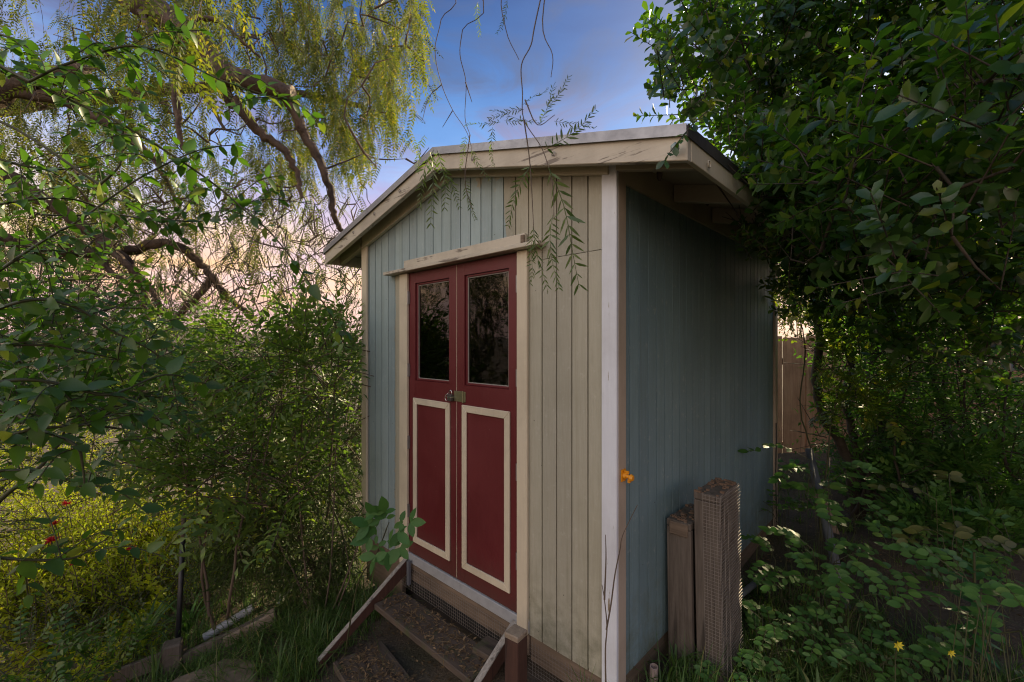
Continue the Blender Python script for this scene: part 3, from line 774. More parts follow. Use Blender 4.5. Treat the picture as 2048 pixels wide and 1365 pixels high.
def spr_pinnate(seed, n=5, lf=(.024, .040)):
    r = np.random.default_rng(seed); Ms = []
    for k in range(3):
        ang = r.uniform(-1.1, 1.1); ax = np.array((math.sin(ang), math.cos(ang), r.normal() * .25)); ax /= np.linalg.norm(ax)
        side = np.cross(ax, (0, 0, 1.)); side /= np.linalg.norm(side); p0 = np.array((0, .03 * k + .01, 0))
        pos = []; d = []
        for i in range(n):
            for s_ in (-1, 1):
                pos.append(p0 + ax * (.03 + .026 * i) + np.array((0, 0, -.004 * i * i * .2))); d.append(side * s_ + ax * .55 + r.normal(size=3) * .08)
        pos.append(p0 + ax * (.03 + .026 * n)); d.append(ax)
        nn = np.tile((0, 0, 1.), (len(pos), 1)) + r.normal(size=(len(pos), 3)) * .2
        Ms.append(frames(pos, d, nn, r.uniform(*lf, len(pos))))
    return np.concatenate(Ms)
def spr_lance(seed):
    r = np.random.default_rng(seed); n = 12
    t = np.linspace(.1, 1, n); a = np.arange(n) * 2.4
    d = np.stack([np.cos(a), .6 + r.random(n) * .6, np.sin(a)], 1)
    return frames(np.stack([t * 0, t * .2, t * 0], 1), d, np.stack([-np.cos(a), np.ones(n), -np.sin(a)], 1), r.uniform(.05, .10, n))
def spr_fine(seed):
    r = np.random.default_rng(seed); n = 22
    t = np.linspace(.05, 1, n); a = np.arange(n) * 2.4
    d = np.stack([np.cos(a), .9 + 0 * t, np.sin(a)], 1)
    return frames(np.stack([t * 0, t * .2, t * 0], 1), d, np.stack([-np.cos(a), np.ones(n), -np.sin(a)], 1), r.uniform(.018, .032, n))
SPR = {'rosette': [spr_rosette(i) for i in range(5)], 'opposite': [spr_opposite(i) for i in range(5)], 'pinnate': [spr_pinnate(i) for i in range(6)],
       'lance': [spr_lance(i) for i in range(4)], 'fine': [spr_fine(i) for i in range(4)], 'bigpinnate': [spr_pinnate(i + 50, 4, (.036, .055)) for i in range(5)]}
LO = {'rosette': leaf_mid(.56, .14, .1, .30, .72, .7, 1.), 'opposite': leaf_mid(.54, .15, .15, .24, .62, .9, .8), 'pinnate': leaf_lo(.34, .2, .1, .42), 'lance': leaf_lo(.15, .3, .3, .4), 'fine': leaf_lo(.42, .2, .1), 'bigpinnate': leaf_mid(.50, .12, .1)}
HI = {'rosette': hi_mesh('leaf_obovate', w=.58, tipp=.75, fold=.10, curl=.10), 'opposite': hi_mesh('leaf_ovate', w=.54, tipp=1.5, fold=.12, curl=.18),
      'bigpinnate': hi_mesh('leaf_elliptic', w=.52, tipp=1.1, fold=.08, curl=.08), 'pinnate': hi_mesh('leaf_lanceolate', w=.34, tipp=1.4, fold=.1, curl=.1), 'lance': hi_mesh('leaf_narrow', w=.15, fold=.2, curl=.3)}

def blocked(p):
    """inside the shed, its roof, or right in front of the lens"""
    s, t = shed_st(p[..., 0], p[..., 1]); z = p[..., 2]
    body = (s > -.06) & (s < WL + .06) & (t > -.05) & (t < WD + .05) & (z < zt_np(s) + .02)
    roof_ = (s > -EA - .03) & (s < WL + EA + .03) & (t > FR - .04) & (t < BK + .03) & (z > 2.42) & (z < zt_np(s) + .015)
    tr = (s > -.36) & (s < .0) & (t > .47) & (t < .88) & (z < .98)
    return body | roof_ | tr | (np.linalg.norm(p - np.array((0, 0, CAMZ)), axis=-1) < .42)
def zt_np(s): return 3.027 - .25 * np.abs(s - 1.22)
def front_clear(p):
    """True where a leaf would hang between the lens and the front of the shed"""
    px, py = to_px(p); s, t = shed_st(p[..., 0], p[..., 1])
    ins = (px > 728) & (px < 1545) & (py > 250 + .0 * px) & (py < 1365) & (s < 2.6) & (p[..., 1] > 0)
    up = 250 + np.clip((868 - px), 0, 300) * .98
    lim = 1290 - 0 * px
    right = (px > 1385) & (py < 310 + (px - 1385) * 2.1)       # shrub may hang over the eave
    right2 = (px > 1500) & (py > 480)
    depth_shed = np.where(px < 1225, 2.18 + (1225 - px) / (1225 - 731) * 1.69, 2.18 + (px - 1225) / 320 * 2.1)
    return ins & (py > up) & ~right & ~right2 & (p[..., 1] < depth_shed + .1)

def skeleton(trunks, targets, wig=.06):
    """grow thin branches from trunk polylines to the targets; returns polylines with radii"""
    nodes = np.concatenate(trunks); par_r = []
    out = []
    order = np.argsort(np.min(np.linalg.norm(targets[:, None] - nodes[None], axis=2), axis=1)) if len(targets) else []
    pts = list(nodes)
    arr = np.array(pts)
    for i in order:
        tg = targets[i]; d = np.linalg.norm(arr - tg, axis=1) + .25 * np.clip(arr[:, 2] - tg[2], 0, 9)
        j = int(np.argmin(d)); a = arr[j]; L = np.linalg.norm(tg - a)
        if L < .02: continue
        k = max(3, int(L / .12)); t = np.linspace(0, 1, k)[:, None]
        line = a + (tg - a) * t + np.sin(t * math.pi) * rng.normal(size=3) * wig * L ** .7 + rng.normal(size=(k, 3)) * .012 * np.sin(t * math.pi)
        line[0] = a; line[-1] = tg
        out.append((line, L)); arr = np.concatenate([arr, line[1:]])
    return out

def shrub(name, label, cat, base, trunks, blobs, kind, lmat, bmat, n_obj=0, group=None, size=1., up=.5, droop=0., twig_r=.0022, trunk_r=.03, br_n=60, clear=True, shell=.35, keep=None, stuff_name='foliage'):
    """trunks: polylines in world space; blobs: (centre, radius(3), sprigs)"""
    e = thing(name, label, cat, tuple(base), 0, group)
    st = NP(); tl = []
    for k, tr_ in enumerate(trunks):
        ln = smooth_line(tr_, 5); ln = ln + rng.normal(size=ln.shape) * .006; tl.append(ln)
        rr = trunk_r if np.isscalar(trunk_r) else trunk_r[k]
        st = NP(); st.tube(ln, np.linspace(rr, rr * .45, len(ln)), 7); st.build('trunk' if rr > .02 else 'stem', bmat, e, base)
    pos = []; d = []
    for c, r, n in blobs:
        c = np.asarray(c, float); b = in_ball(n, shell); p = c + b * np.asarray(r)
        pos.append(p); d.append(b * .9 + rvec(n) * .55 + np.array((0, 0, up)))
    pos = np.concatenate(pos); d = np.concatenate(d); d[:, 2] -= droop
    ok = ~blocked(pos) & (pos[:, 2] > ground_z(pos[:, 0], pos[:, 1]) + .02)
    if clear: ok &= ~front_clear(pos) & ~front_clear(pos + d / np.linalg.norm(d, axis=1, keepdims=True) * .22 * size)
    if keep is not None: ok &= keep(pos)
    pos, d = pos[ok], d[ok]
    if tl and br_n:
        tg = pos[rng.choice(len(pos), min(br_n, len(pos)), replace=False)]
        br = NP()
        for ln, L in skeleton(tl, tg):
            if clear and front_clear(ln).any(): continue
            r0 = min(.004 + .010 * L, .016); br.tube(ln, np.linspace(r0, .0022, len(ln)), 4)
        br.build('branches', bmat, e, base, kind='stuff')
    sz = rng.uniform(.8, 1.25, len(pos)) * size
    SM = frames(pos, d, rvec(len(pos)) * .7 + np.array((0, 0, 1.)), sz)
    tmpl = rng.integers(0, len(SPR[kind]), len(pos)); LM = []
    for i, sprig in enumerate(SPR[kind]):
        s_ = SM[tmpl == i]
        if len(s_): LM.append(np.einsum('nij,mjk->nmik', s_, sprig).reshape(-1, 4, 4))
    LM = np.concatenate(LM)
    pp_ = LM[:, :3, 3]; ok = ~blocked(pp_)
    if clear: ok &= ~front_clear(pp_)
    if keep is not None: ok &= keep(pp_)
    LM = LM[ok]
    # twigs
    if twig_r:
        tw = NP(); k = np.array([(-.5, 0, 0), (.5, 0, 0), (.3, 1, 0), (-.3, 1, 0), (0, 0, .8), (0, 1, .5)], float)
        k[:, 0] *= twig_r * 2; k[:, 2] *= twig_r * 2; k[:, 1] *= .2
        tw.add(*scatter(k, np.array([(0, 1, 2, 3), (1, 4, 5, 2), (4, 0, 3, 5)]), SM)); tw.build('twigs', bmat, e, base, kind='stuff')
    put_leaves(e, base, LM, kind, lmat, n_obj, stuff_name)
    return e
LEAF_ME = {}
def put_leaves(e, base, LM, kind, lmat, n_obj, stuff_name='foliage'):
    if n_obj:
        p = LM[:, :3, 3]; px, py = to_px(p); sz = np.linalg.norm(LM[:, :3, 1], axis=1) / np.clip(p[:, 1], .05, None)
        vis = (p[:, 1] > .1) & (px > -20) & (px < 2068) & (py > -20) & (py < 1385); sc_ = np.where(vis, sz, -1)
        idx = np.argsort(-sc_)[:n_obj]; idx = idx[sc_[idx] > 0]
        key = (kind, lmat.name)
        if key not in LEAF_ME: me = HI[kind].copy(); me.materials.append(lmat); LEAF_ME[key] = me
        me = LEAF_ME[key]; T = Matrix.Translation(-Vector(base))
        for i in idx:
            o = bpy.data.objects.new('leaf', me); COL.objects.link(o); o.parent = e; o.matrix_local = T @ Matrix(LM[i].tolist())
        LM = np.delete(LM, idx, 0)
    if len(LM):
        V, Fq = LO[kind]; W, Fa = scatter(V, Fq, LM)
        link(stuff_name, mesh_np(stuff_name, W - np.asarray(base), [Fa], True), lmat, e, kind='stuff')

# leaf colours
M['lf_vine'] = leaf_mat('vine_leaves', (.036, .092, .016), (.092, .185, .027), (.24, .26, .05), .36, .42)
M['lf_right'] = leaf_mat('glossy_leaves', (.022, .064, .019), (.060, .122, .028), (.16, .19, .03), .28, .42, (2.6, 2.8, .5), .6)
M['lf_nandina'] = leaf_mat('nandina_leaves', (.070, .130, .030), (.145, .230, .044), (.24, .25, .05), .42, .38)
M['lf_dark'] = leaf_mat('thicket_leaves', (.036, .062, .020), (.085, .12, .034), (.15, .12, .05), .5, .3)
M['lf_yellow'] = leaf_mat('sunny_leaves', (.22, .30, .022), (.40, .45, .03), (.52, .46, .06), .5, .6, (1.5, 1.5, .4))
M['lf_willow'] = leaf_mat('willowy_leaves', (.055, .095, .028), (.115, .165, .05), None, .45, .33)
M['lf_pepper'] = leaf_mat('pepper_leaves', (.060, .095, .024), (.13, .155, .03), (.30, .26, .045), .5, .42, (2.2, 2.1, .6))
M['lf_low'] = leaf_mat('low_plant_leaves', (.045, .125, .028), (.095, .20, .042), (.14, .23, .05), .5, .34, None, .35)
M['lf_olive'] = leaf_mat('olive_leaves', (.085, .10, .025), (.135, .145, .032), None, .5, .35)
M['grass'] = leaf_mat('grass_blades', (.042, .098, .020), (.105, .185, .036), (.30, .25, .12), .55, .32)
M['litter'] = leaf_mat('dead_leaves', (.10, .06, .03), (.24, .16, .08), (.32, .22, .12), .8, .1)
M['petal_red'] = leaf_mat('red_petals', (.45, .012, .03), (.60, .02, .04), None, .5, .3, (1, .3, .3))
M['petal_yellow'] = leaf_mat('yellow_petals', (.70, .60, .02), (.75, .65, .05), None, .5, .3, (1.1, 1.1, .4))

# ------------------------------------------------------------------ weeping pepper tree on the left
base = np.array((-7.3, 4.9, float(ground_z(-7.3, 4.9)) - .1))
tree = thing('pepper_tree', 'large weeping tree with rough brown limbs and hanging feathery foliage left of the shed', 'tree', tuple(base))
limbs = [  # (points, r0, r1)
    ([base, (-7.35, 4.9, .2), (-7.1, 4.9, 1.6), (-7.0, 4.9, 2.6), (-6.8, 4.8, 4.2)], .34, .22),
    ([(-6.8, 4.8, 4.2), P(-40, -330, 4.4), P(150, -130, 4.2), P(268, -5, 4.1), P(345, 45, 4.1), P(400, 95, 4.1), P(450, 145, 4.1), P(520, 172, 4.15), P(586, 188, 4.2)], .16, .075),
    ([P(425, 130, 4.1), P(455, 185, 4.15), P(485, 225, 4.2), P(530, 275, 4.3), P(572, 305, 4.35), P(592, 345, 4.4), P(604, 395, 4.4)], .065, .018),
    ([P(565, 185, 4.2), P(590, 225, 4.25), P(618, 285, 4.35), P(645, 335, 4.4), P(662, 385, 4.45), P(668, 430, 4.5), P(690, 470, 4.7), P(740, 500, 5.2)], .052, .02),
    ([(-7.0, 4.9, 2.6), P(-60, 250, 4.3), P(0, 185, 4.3), P(70, 158, 4.3), P(130, 150, 4.3), P(168, 138, 4.3)], .10, .075),
    ([P(-20, 180, 4.3), P(110, 195, 4.35), P(190, 235, 4.4), P(255, 275, 4.45), P(310, 320, 4.5), P(350, 400, 4.6)], .06, .015),
    ([(-7.0, 4.9, 2.3), P(-90, 330, 4.5), P(0, 345, 4.5), P(60, 385, 4.5), P(120, 420, 4.5), P(190, 470, 4.6), P(250, 520, 4.7), P(290, 580, 4.8), P(330, 680, 4.9)], .10, .025),
    ([(-7.1, 4.9, 1.6), P(-60, 500, 4.7), P(60, 490, 4.8), P(150, 505, 4.9), P(250, 500, 5.0), P(330, 487, 5.0), P(390, 515, 5.0), P(425, 555, 5.05), P(455, 595, 5.1), P(495, 625, 5.2), P(520, 655, 5.2)], .075, .022),
    ([P(425, 555, 5.05), P(390, 600, 5.1), P(350, 640, 5.2), P(330, 700, 5.3)], .036, .036),
    ([P(190, 470, 4.6), P(260, 535, 4.6), P(310, 590, 4.7), P(330, 640, 4.8)], .04, .015),
    ([P(200, 480, 4.6), P(215, 540, 4.6), P(260, 570, 4.6), P(300, 640, 4.7)], .035, .012),
    ([P(268, -5, 4.1), P(300, 60, 3.9), P(345, 115, 3.8), P(400, 180, 3.8), P(450, 260, 3.9)], .03, .012),
    ([P(345, 90, 4.1), P(350, 160, 4.1), P(358, 250, 4.1), P(365, 300, 4.1)], .045, .015),
    ([P(345, 45, 4.1), P(430, 40, 4.2), P(480, 80, 4.3), P(520, 115, 4.4)], .03, .010),
    ([(-6.8, 4.8, 4.2), (-6.3, 4.8, 6.2), (-3.6, 4.4, 6.6), (-1.6, 4.4, 6.2), (-.6, 4.6, 5.9)], .09, .04),
    ([(-6.8, 4.8, 4.2), (-4.4, 3.4, 5.0), (-2.4, 2.2, 4.6), (-.8, 1.5, 3.6), (.0, 1.2, 3.0), (.12, 1.15, 2.85)], .08, .012),
    ([(-6.8, 4.8, 4.2), (-6.6, 4.2, 4.8), (-6.0, 3.2, 5.0), (-5.2, 2.4, 4.9)], .12, .04),
    ([(-6.8, 4.8, 4.2), (-5.8, 6.2, 5.2), (-4.2, 7.0, 5.8), (-2.4, 7.2, 5.6)], .12, .04),
]
lines = []
for pts, r0, r1 in limbs:
    ln = smooth_line(pts, 6); k = len(ln)
    ln[1:-1] += rng.normal(size=(k - 2, 3)) * min(.010, r0 * .14); lines.append(ln)
    rr = np.linspace(r0, r1, k) * (1 + .05 * np.sin(np.arange(k) * 1.3 + r0 * 40)); rr = np.maximum(rr, .006)
    a = NP(); V, Fq = tube_np(ln, rr, 12)
    V = V + (rng.normal(size=(len(V), 3)) * rr.repeat(12)[:, None] * .07)
    a.add(V, Fq)
    nV = len(V); capc = ln[-1]; a.add(np.vstack([V[-12:], capc[None]]), np.array([(i, (i + 1) % 12, 12, 12) for i in range(12)])[:, :4]) if False else None
    o = a.build('trunk' if r0 > .3 else 'limb', M['bark'], tree, base)
    if r0 in (.16, .10) and r1 == .075:       # sawn stubs
        tn = ln[-1] - ln[-2]; tn /= np.linalg.norm(tn)
        MB().tube([ln[-1] - base - tn * .01, ln[-1] - base + tn * .004], rr[-1] * .96, 12).build('sawn_end', M['endgrain'], tree)
# thin branchlets
def region(n, x0, x1, y0, y1, d0, d1):
    px = rng.uniform(x0, x1, n); py = rng.uniform(y0, y1, n); d = rng.uniform(d0, d1, n)
    return np.stack([(px - CX) / F * d, d, CAMZ - (py - HY) / F * d], 1)
tg = np.concatenate([region(70, 150, 640, 420, 640, 4.3, 5.0), region(80, 40, 560, 40, 420, 3.8, 5.4), region(70, 450, 860, -60, 330, 4.2, 6.0), region(130, 60, 640, 400, 660, 4.5, 5.8), region(60, 560, 720, 380, 640, 4.4, 5.6)])
tg = tg[~blocked(tg)]; tg = tg[~front_clear(tg)]
br = NP(); ends = []
for ln, L in skeleton(lines[:14], tg, .12):
    if front_clear(ln).any() or L > 2.2: continue
    r0 = min(.006 + .012 * L, .024); br = NP(); br.tube(ln, np.linspace(r0, .003, len(ln)), 5); br.build('branch', M['bark'], tree, base)
# hanging strands of pinnate leaves
def frond_tmpl(n=11, ll=.036, w=.0062, L=.20):
    V = []; Fq = []
    def rh(p, d, nrm, l, w_):
        d = d / np.linalg.norm(d); s_ = np.cross(d, nrm); s_ /= np.linalg.norm(s_); o = len(V)
        V.extend([p, p + d * l * .45 + s_ * w_, p + d * l + nrm * -l * .12, p + d * l * .45 - s_ * w_]); Fq.append((o, o + 1, o + 2, o + 3))
    Z = np.array((0, 0, 1.))
    for i in range(n):
        t = (i + .6) / n; l = ll * (1 - .5 * abs(t - .35))
        for s_ in (-1, 1): rh(np.array((0, L * t, -.03 * t * t)), np.array((s_, .75, -.12)), Z, l, w)
    rh(np.array((0, L, -.03)), np.array((0, 1., 0)), Z, ll, w)
    o = len(V); V.extend([np.array(p) for p in ((-.0011, 0, 0), (.0011, 0, 0), (.0008, L, -.03), (-.0008, L, -.03))]); Fq.append((o, o + 1, o + 2, o + 3))
    return np.array(V, float), np.array(Fq)
FV, FF = frond_tmpl(8, .052, .0082, .25)
def strands(starts, lens, dens=1., fsz=1., wob=.10):
    tw = NP(); FM = []
    for a, L in zip(starts, lens):
        k = max(4, int(L / .14)); t = np.linspace(0, 1, k); dr = rng.normal(size=2) * wob
        ln = np.stack([a[0] + dr[0] * t * L + .03 * np.sin(t * 5 + a[0] * 9) * L, a[1] + dr[1] * t * L + .03 * np.cos(t * 4 + a[1] * 9) * L, a[2] - L * t], 1)
        tw.tube(ln, np.linspace(.0028, .0012, k), 3)
        n = max(3, int(L / .085 * dens)); tt = np.sort(rng.random(n)) ** .85; ps = np.stack([np.interp(tt, t, ln[:, j]) for j in range(3)], 1)
        an = rng.random(n) * 6.2832; d = np.stack([np.cos(an) * .75, np.sin(an) * .75, -1.0 + rng.normal(size=n) * .3], 1)
        nr = np.stack([np.cos(an), np.sin(an), .8 + 0 * an], 1) + rng.normal(size=(n, 3)) * .4
        FM.append(frames(ps, d, nr, rng.uniform(.65, 1.25, n) * fsz))
    return tw, np.concatenate(FM)
S = []; Ls = []
def fill(n, x0, x1, y0, y1, d0, d1, l0, l1):
    p = region(n, x0, x1, y0, y1, d0, d1); S.append(p); Ls.append(rng.uniform(l0, l1, n))
fill(105, 560, 855, -160, 60, 4.5, 6.8, .7, 1.7)      # bright curtain beside the sky
fill(45, 640, 800, 60, 200, 4.5, 6.8, .4, 1.0)
fill(55, 560, 740, 150, 300, 4.7, 6.8, .4, 1.0)
fill(95, 160, 580, -200, 60, 4.3, 6.4, .6, 1.4)
fill(24, 180, 480, -160, 60, 2.6, 3.6, .3, .7)
fill(90, 120, 600, 40, 330, 4.4, 6.4, .3, .9)
fill(60, -80, 240, -120, 330, 4.5, 6.6, .3, .9)
fill(170, -60, 640, 240, 480, 4.6, 6.6, .25, .7)
fill(120, -60, 420, 60, 420, 4.8, 6.8, .4, .9)
fill(34, 380, 720, 380, 540, 4.8, 6.5, .2, .4)
n_ = 120; S.append(np.stack([rng.uniform(-6.6, -4.2, n_), rng.uniform(1.4, 4.0, n_), rng.uniform(3.0, 5.0, n_)], 1)); Ls.append(rng.uniform(.8, 2.0, n_))     # beyond the left edge, mirrored in the door glass
S = np.concatenate(S); Ls = np.concatenate(Ls)
px, py = to_px(S); keepm = ~((px > 858) & (py > -50)) & ~blocked(S) & ~front_clear(S) & ~front_clear(S - np.stack([0 * Ls, 0 * Ls, Ls], 1))
S, Ls = S[keepm], Ls[keepm]
tw, FM = strands(S, Ls)
ok = ~blocked(FM[:, :3, 3]) & ~front_clear(FM[:, :3, 3]); FM = FM[ok]
tw.build('hanging_twigs', M['twig'], tree, base, kind='stuff')
W, Fa = scatter(FV, FF, FM); link('foliage', mesh_np('foliage', W - base, [Fa]), M['lf_pepper'], tree, kind='stuff')
bt = NP(); sp0 = region(260, 60, 720, 360, 600, 4.4, 6.0); sp0 = sp0[~blocked(sp0) & ~front_clear(sp0)]
for a in sp0:
    L = rng.uniform(.25, .8); k = 6; t = np.linspace(0, 1, k)[:, None]; d = np.array((rng.normal() * .6, rng.normal() * .4, -1.0)); ln = a + d * t * L + np.cumsum(rng.normal(size=(k, 3)) * .022, 0)
    if front_clear(ln).any() or blocked(ln).any(): continue
    bt.tube(ln, np.linspace(.0055, .0018, k), 4)
    for q_ in range(3):
        c0_ = ln[rng.integers(1, k)]; e_ = c0_ + np.array((rng.normal() * .12, rng.normal() * .1, -rng.uniform(.05, .2))); bt.tube(np.array([c0_, (c0_ + e_) / 2 + rng.normal(size=3) * .012, e_]), np.array((.003, .002, .0012)), 3)
bt.build('bare_twigs', M['bark_dark'], tree, base, kind='stuff')
# sprays hanging close to the lens in front of the roof: each frond its own piece
def frond_big(seed):
    r = np.random.default_rng(seed); V = []; Fq = []; n = 13; L = .27
    ax = lambda t: np.array((.02 * math.sin(t * 3 + seed), L * t, -.05 * t * t + .008 * math.sin(t * 7 + seed)))
    for i in range(n):
        t = (i + .6) / n
        for s_ in (-1, 1):
            if r.random() < .06: continue
            l = .047 * (1 - .6 * abs(t - .35)) * r.uniform(.7, 1.12); w_ = l * r.uniform(.07, .105); p = ax(t); a = r.uniform(.45, 1.15)
            d = np.array((s_ * math.cos(a), math.sin(a), r.normal() * .28 - .1)); d /= np.linalg.norm(d); nn = np.array((r.normal() * .3, r.normal() * .3, 1.)); sd_ = np.cross(d, nn); sd_ /= np.linalg.norm(sd_)
            o = len(V); dz = np.array((0, 0, -l * r.uniform(.02, .22)))
            V += [p, p + d * l * .3 + sd_ * w_ + dz * .1, p + d * l * .3 - sd_ * w_ + dz * .1, p + d * l * .68 + sd_ * w_ * .8 + dz * .5, p + d * l * .68 - sd_ * w_ * .8 + dz * .5, p + d * l + dz]
            Fq += [(o, o + 1, o + 2), (o + 3, o + 5, o + 4)]; Fq.append((o + 1, o + 3, o + 4, o + 2))
    ln = np.array([ax(t) for t in np.linspace(0, 1, 7)]); tv, tf = tube_np(ln, np.linspace(.0013, .0006, 7), 3); o = len(V); V += list(tv); Fq += [tuple(q + o) for q in tf]
    me = bpy.data.meshes.new('frond'); me.from_pydata([tuple(map(float, p)) for p in V], [], [tuple(int(k) for k in q) for q in Fq]); me.materials.append(M['lf_pepper2']); me.update(); return me
M['lf_pepper2'] = leaf_mat('near_pepper_leaves', (.065, .115, .035), (.135, .185, .05), None, .42, .38)
FBM = [frond_big(i) for i in range(4)]
T = Matrix.Translation(-Vector(base)); nt_ = NP()
def near_frond(px, py, d, dirx, diry, sz, ny=-.2, roll=0.):
    p = P(px, py, d); v = np.array([[dirx, ny * .3, -diry]]); fm = frames([p], v, [[roll, -1, .25]], sz * (.80 if py < 290 else 1.05))[0]
    o = bpy.data.objects.new('frond', FBM[int(px + py) % 4]); COL.objects.link(o); o.parent = tree; o.matrix_local = T @ Matrix(fm.tolist())
top = np.array((.12, 1.15, 2.85))
for ln in ([top, P(1072, 40, 1.15), P(1062, 90, 1.13), P(1043, 130, 1.12), P(1045, 185, 1.1), P(1048, 240, 1.1), P(1085, 300, 1.08), P(1105, 370, 1.06), P(1108, 440, 1.05)],
           [top, P(1085, 40, 1.16), P(1105, 110, 1.15), P(1102, 155, 1.14)], [P(1050, 200, 1.1), P(1075, 250, 1.08), P(1110, 230, 1.06)],
           [(-.8, 1.5, 3.6), P(940, -40, 1.3), P(925, 60, 1.3), P(920, 110, 1.3), P(932, 165, 1.3), P(930, 235, 1.28), P(940, 270, 1.28)], [P(931, 165, 1.3), P(944, 205, 1.3)],
           [(-.8, 1.5, 3.6), P(890, -50, 1.5), P(882, 40, 1.5), P(870, 100, 1.5), P(882, 165, 1.5), P(905, 220, 1.48), P(935, 268, 1.46), P(950, 330, 1.45)], [P(883, 170, 1.5), P(858, 195, 1.5), P(845, 240, 1.5)], [P(905, 222, 1.48), P(885, 255, 1.48)],
           [top, P(1010, -30, 1.2), P(1012, 60, 1.2), P(1038, 120, 1.2)], [P(940, 270, 1.28), P(930, 360, 1.28), P(945, 420, 1.28)], [P(1048, 240, 1.1), P(1060, 330, 1.09), P(1068, 470, 1.08)]):
    l = smooth_line(ln, 5); nt_.tube(l, np.linspace(.0018, .0008, len(l)), 4)
nt_.build('near_twigs', M['twig'], tree, base, kind='stuff')
for a in [(1100, 335, 1.06, .12, 1, 1.02), (1106, 430, 1.05, .05, 1, .62), (1070, 455, 1.08, .25, 1, .55), (1068, 470, 1.08, -.05, 1, .42), (1088, 300, 1.08, .9, -.75, .62),
          (1075, 250, 1.08, .35, -1, .55), (1060, 250, 1.1, -.7, -.5, .5), (1090, 215, 1.07, .5, -.6, .45), (1110, 240, 1.06, .8, .25, .45), (1048, 225, 1.1, -.9, .2, .42), (1062, 330, 1.09, -.35, 1, .55),
          (1000, 250, 1.2, -.7, -.15, .45), (985, 255, 1.2, .1, 1, .45), (1010, 240, 1.2, .8, .1, .45), (1046, 210, 1.1, .45, -.5, .42),
          (868, 300, 1.35, -.35, 1, .62), (862, 305, 1.35, -.1, 1, .75), (875, 300, 1.35, .1, 1, .60), (885, 330, 1.4, .3, 1, .48), (935, 275, 1.28, -.3, 1, .42), (932, 360, 1.28, .2, 1, .40), (850, 270, 1.5, -.2, 1, .6), (945, 300, 1.3, .5, .8, .36), (1015, 0, 1.3, -.3, 1, .4), (960, 5, 1.4, -.1, 1, .45)]:
    near_frond(*a, ny=rng.normal() * .5, roll=rng.normal() * .5)

# ------------------------------------------------------------------ foreground vine, upper left
vb = np.array((-2.3, 1.0, float(ground_z(-2.3, 1.0)) - .05))
stems = [
    [P(-60, 120, 1.25), P(60, 165, 1.25), P(150, 205, 1.25), P(240, 247, 1.25), P(340, 308, 1.27), P(430, 370, 1.3), P(500, 430, 1.32), P(545, 470, 1.33), P(600, 540, 1.35), P(655, 620, 1.4), P(690, 690, 1.45)],
    [P(60, 163, 1.2), P(110, 138, 1.2), P(180, 112, 1.22), P(250, 93, 1.22), P(310, 100, 1.24), P(370, 125, 1.26), P(440, 160, 1.28), P(540, 193, 1.3), P(585, 200, 1.3)],
    [P(-40, 570, 1.1), P(30, 520, 1.12), P(90, 480, 1.15), P(160, 440, 1.18), P(230, 390, 1.2), P(300, 345, 1.2), P(400, 300, 1.25), P(470, 290, 1.3)],
    [P(-60, 420, 1.4), P(60, 400, 1.4), P(150, 400, 1.45), P(240, 430, 1.5), P(330, 440, 1.5), P(420, 440, 1.6), P(520, 400, 1.7), P(640, 410, 1.8)],
    [P(-40, 60, 1.3), P(30, 80, 1.3), P(80, 120, 1.3), P(130, 190, 1.35), P(160, 250, 1.4)],
    [P(-60, 640, .95), P(60, 600, 1.0), P(150, 615, 1.05), P(220, 660, 1.1), P(300, 700, 1.15), P(350, 745, 1.2)],
    [P(-80, 780, .8), P(40, 760, .85), P(130, 770, .9), P(220, 790, .95), P(330, 750, 1.05), P(420, 770, 1.2)],
    [P(-60, 900, .8), P(60, 860, .85), P(170, 850, .9), P(260, 830, .95)],
    [P(-60, 1110, .95), P(60, 1120, 1.0), P(150, 1115, 1.05), P(210, 1080, 1.1)],
    [P(80, 860, .95), P(150, 890, .95), P(165, 930, .95), P(170, 990, .95)],
    [P(-60, 700, 1.0), P(60, 690, 1.05), P(150, 700, 1.1), P(240, 720, 1.2)],
    [P(-60, 960, .9), P(20, 940, .95), P(90, 950, 1.0)],
    [P(200, 370, 1.3), P(240, 330, 1.3), P(245, 280, 1.3), P(250, 230, 1.3)],
    [P(-60, 300, 1.3), P(40, 330, 1.3), P(110, 340, 1.35), P(190, 330, 1.4)],
]
vine = thing('arching_vine', 'leafy green vine with long arching dark stems in the left foreground', 'vine', tuple(vb))
vs_ = NP(); LMs = []
main = smooth_line([vb, (-2.2, 1.1, .3), (-2.05, 1.2, 1.2), (-1.9, 1.25, 2.0), (-1.75, 1.25, 2.5)], 6); vs_.tube(main, np.linspace(.02, .008, len(main)), 6)
def leafy(ln, step, s0, s1, opposite=True, hang=.15):
    ln = np.asarray(ln); seg = np.linalg.norm(np.diff(ln, axis=0), axis=1); cum = np.concatenate([[0], np.cumsum(seg)])
    us = np.arange(step, cum[-1], step) ; pos = []; d = []; nn = []
    for j, u in enumerate(us):
        p = np.array([np.interp(u, cum, ln[:, k]) for k in range(3)]); q = np.array([np.interp(min(u + .02, cum[-1]), cum, ln[:, k]) for k in range(3)])
        tn = q - p; n_ = np.linalg.norm(tn); tn = tn / n_ if n_ > 1e-6 else np.array((1., 0, 0))
        side = np.cross(tn, (0, 0, 1.)); side /= np.linalg.norm(side) + 1e-6
        if j % 2: side = .45 * side + .9 * np.cross(side, tn)
        for s_ in (-1, 1):
            if rng.random() < .1: continue
            pos.append(p); d.append(side * s_ + tn * .6 + np.array((0, 0, -hang)) + rng.normal(size=3) * .22); nn.append(np.array((0, -.45, 1.)) + rng.normal(size=3) * .35)
    return frames(pos, d, nn, rng.uniform(s0, s1, len(pos)))
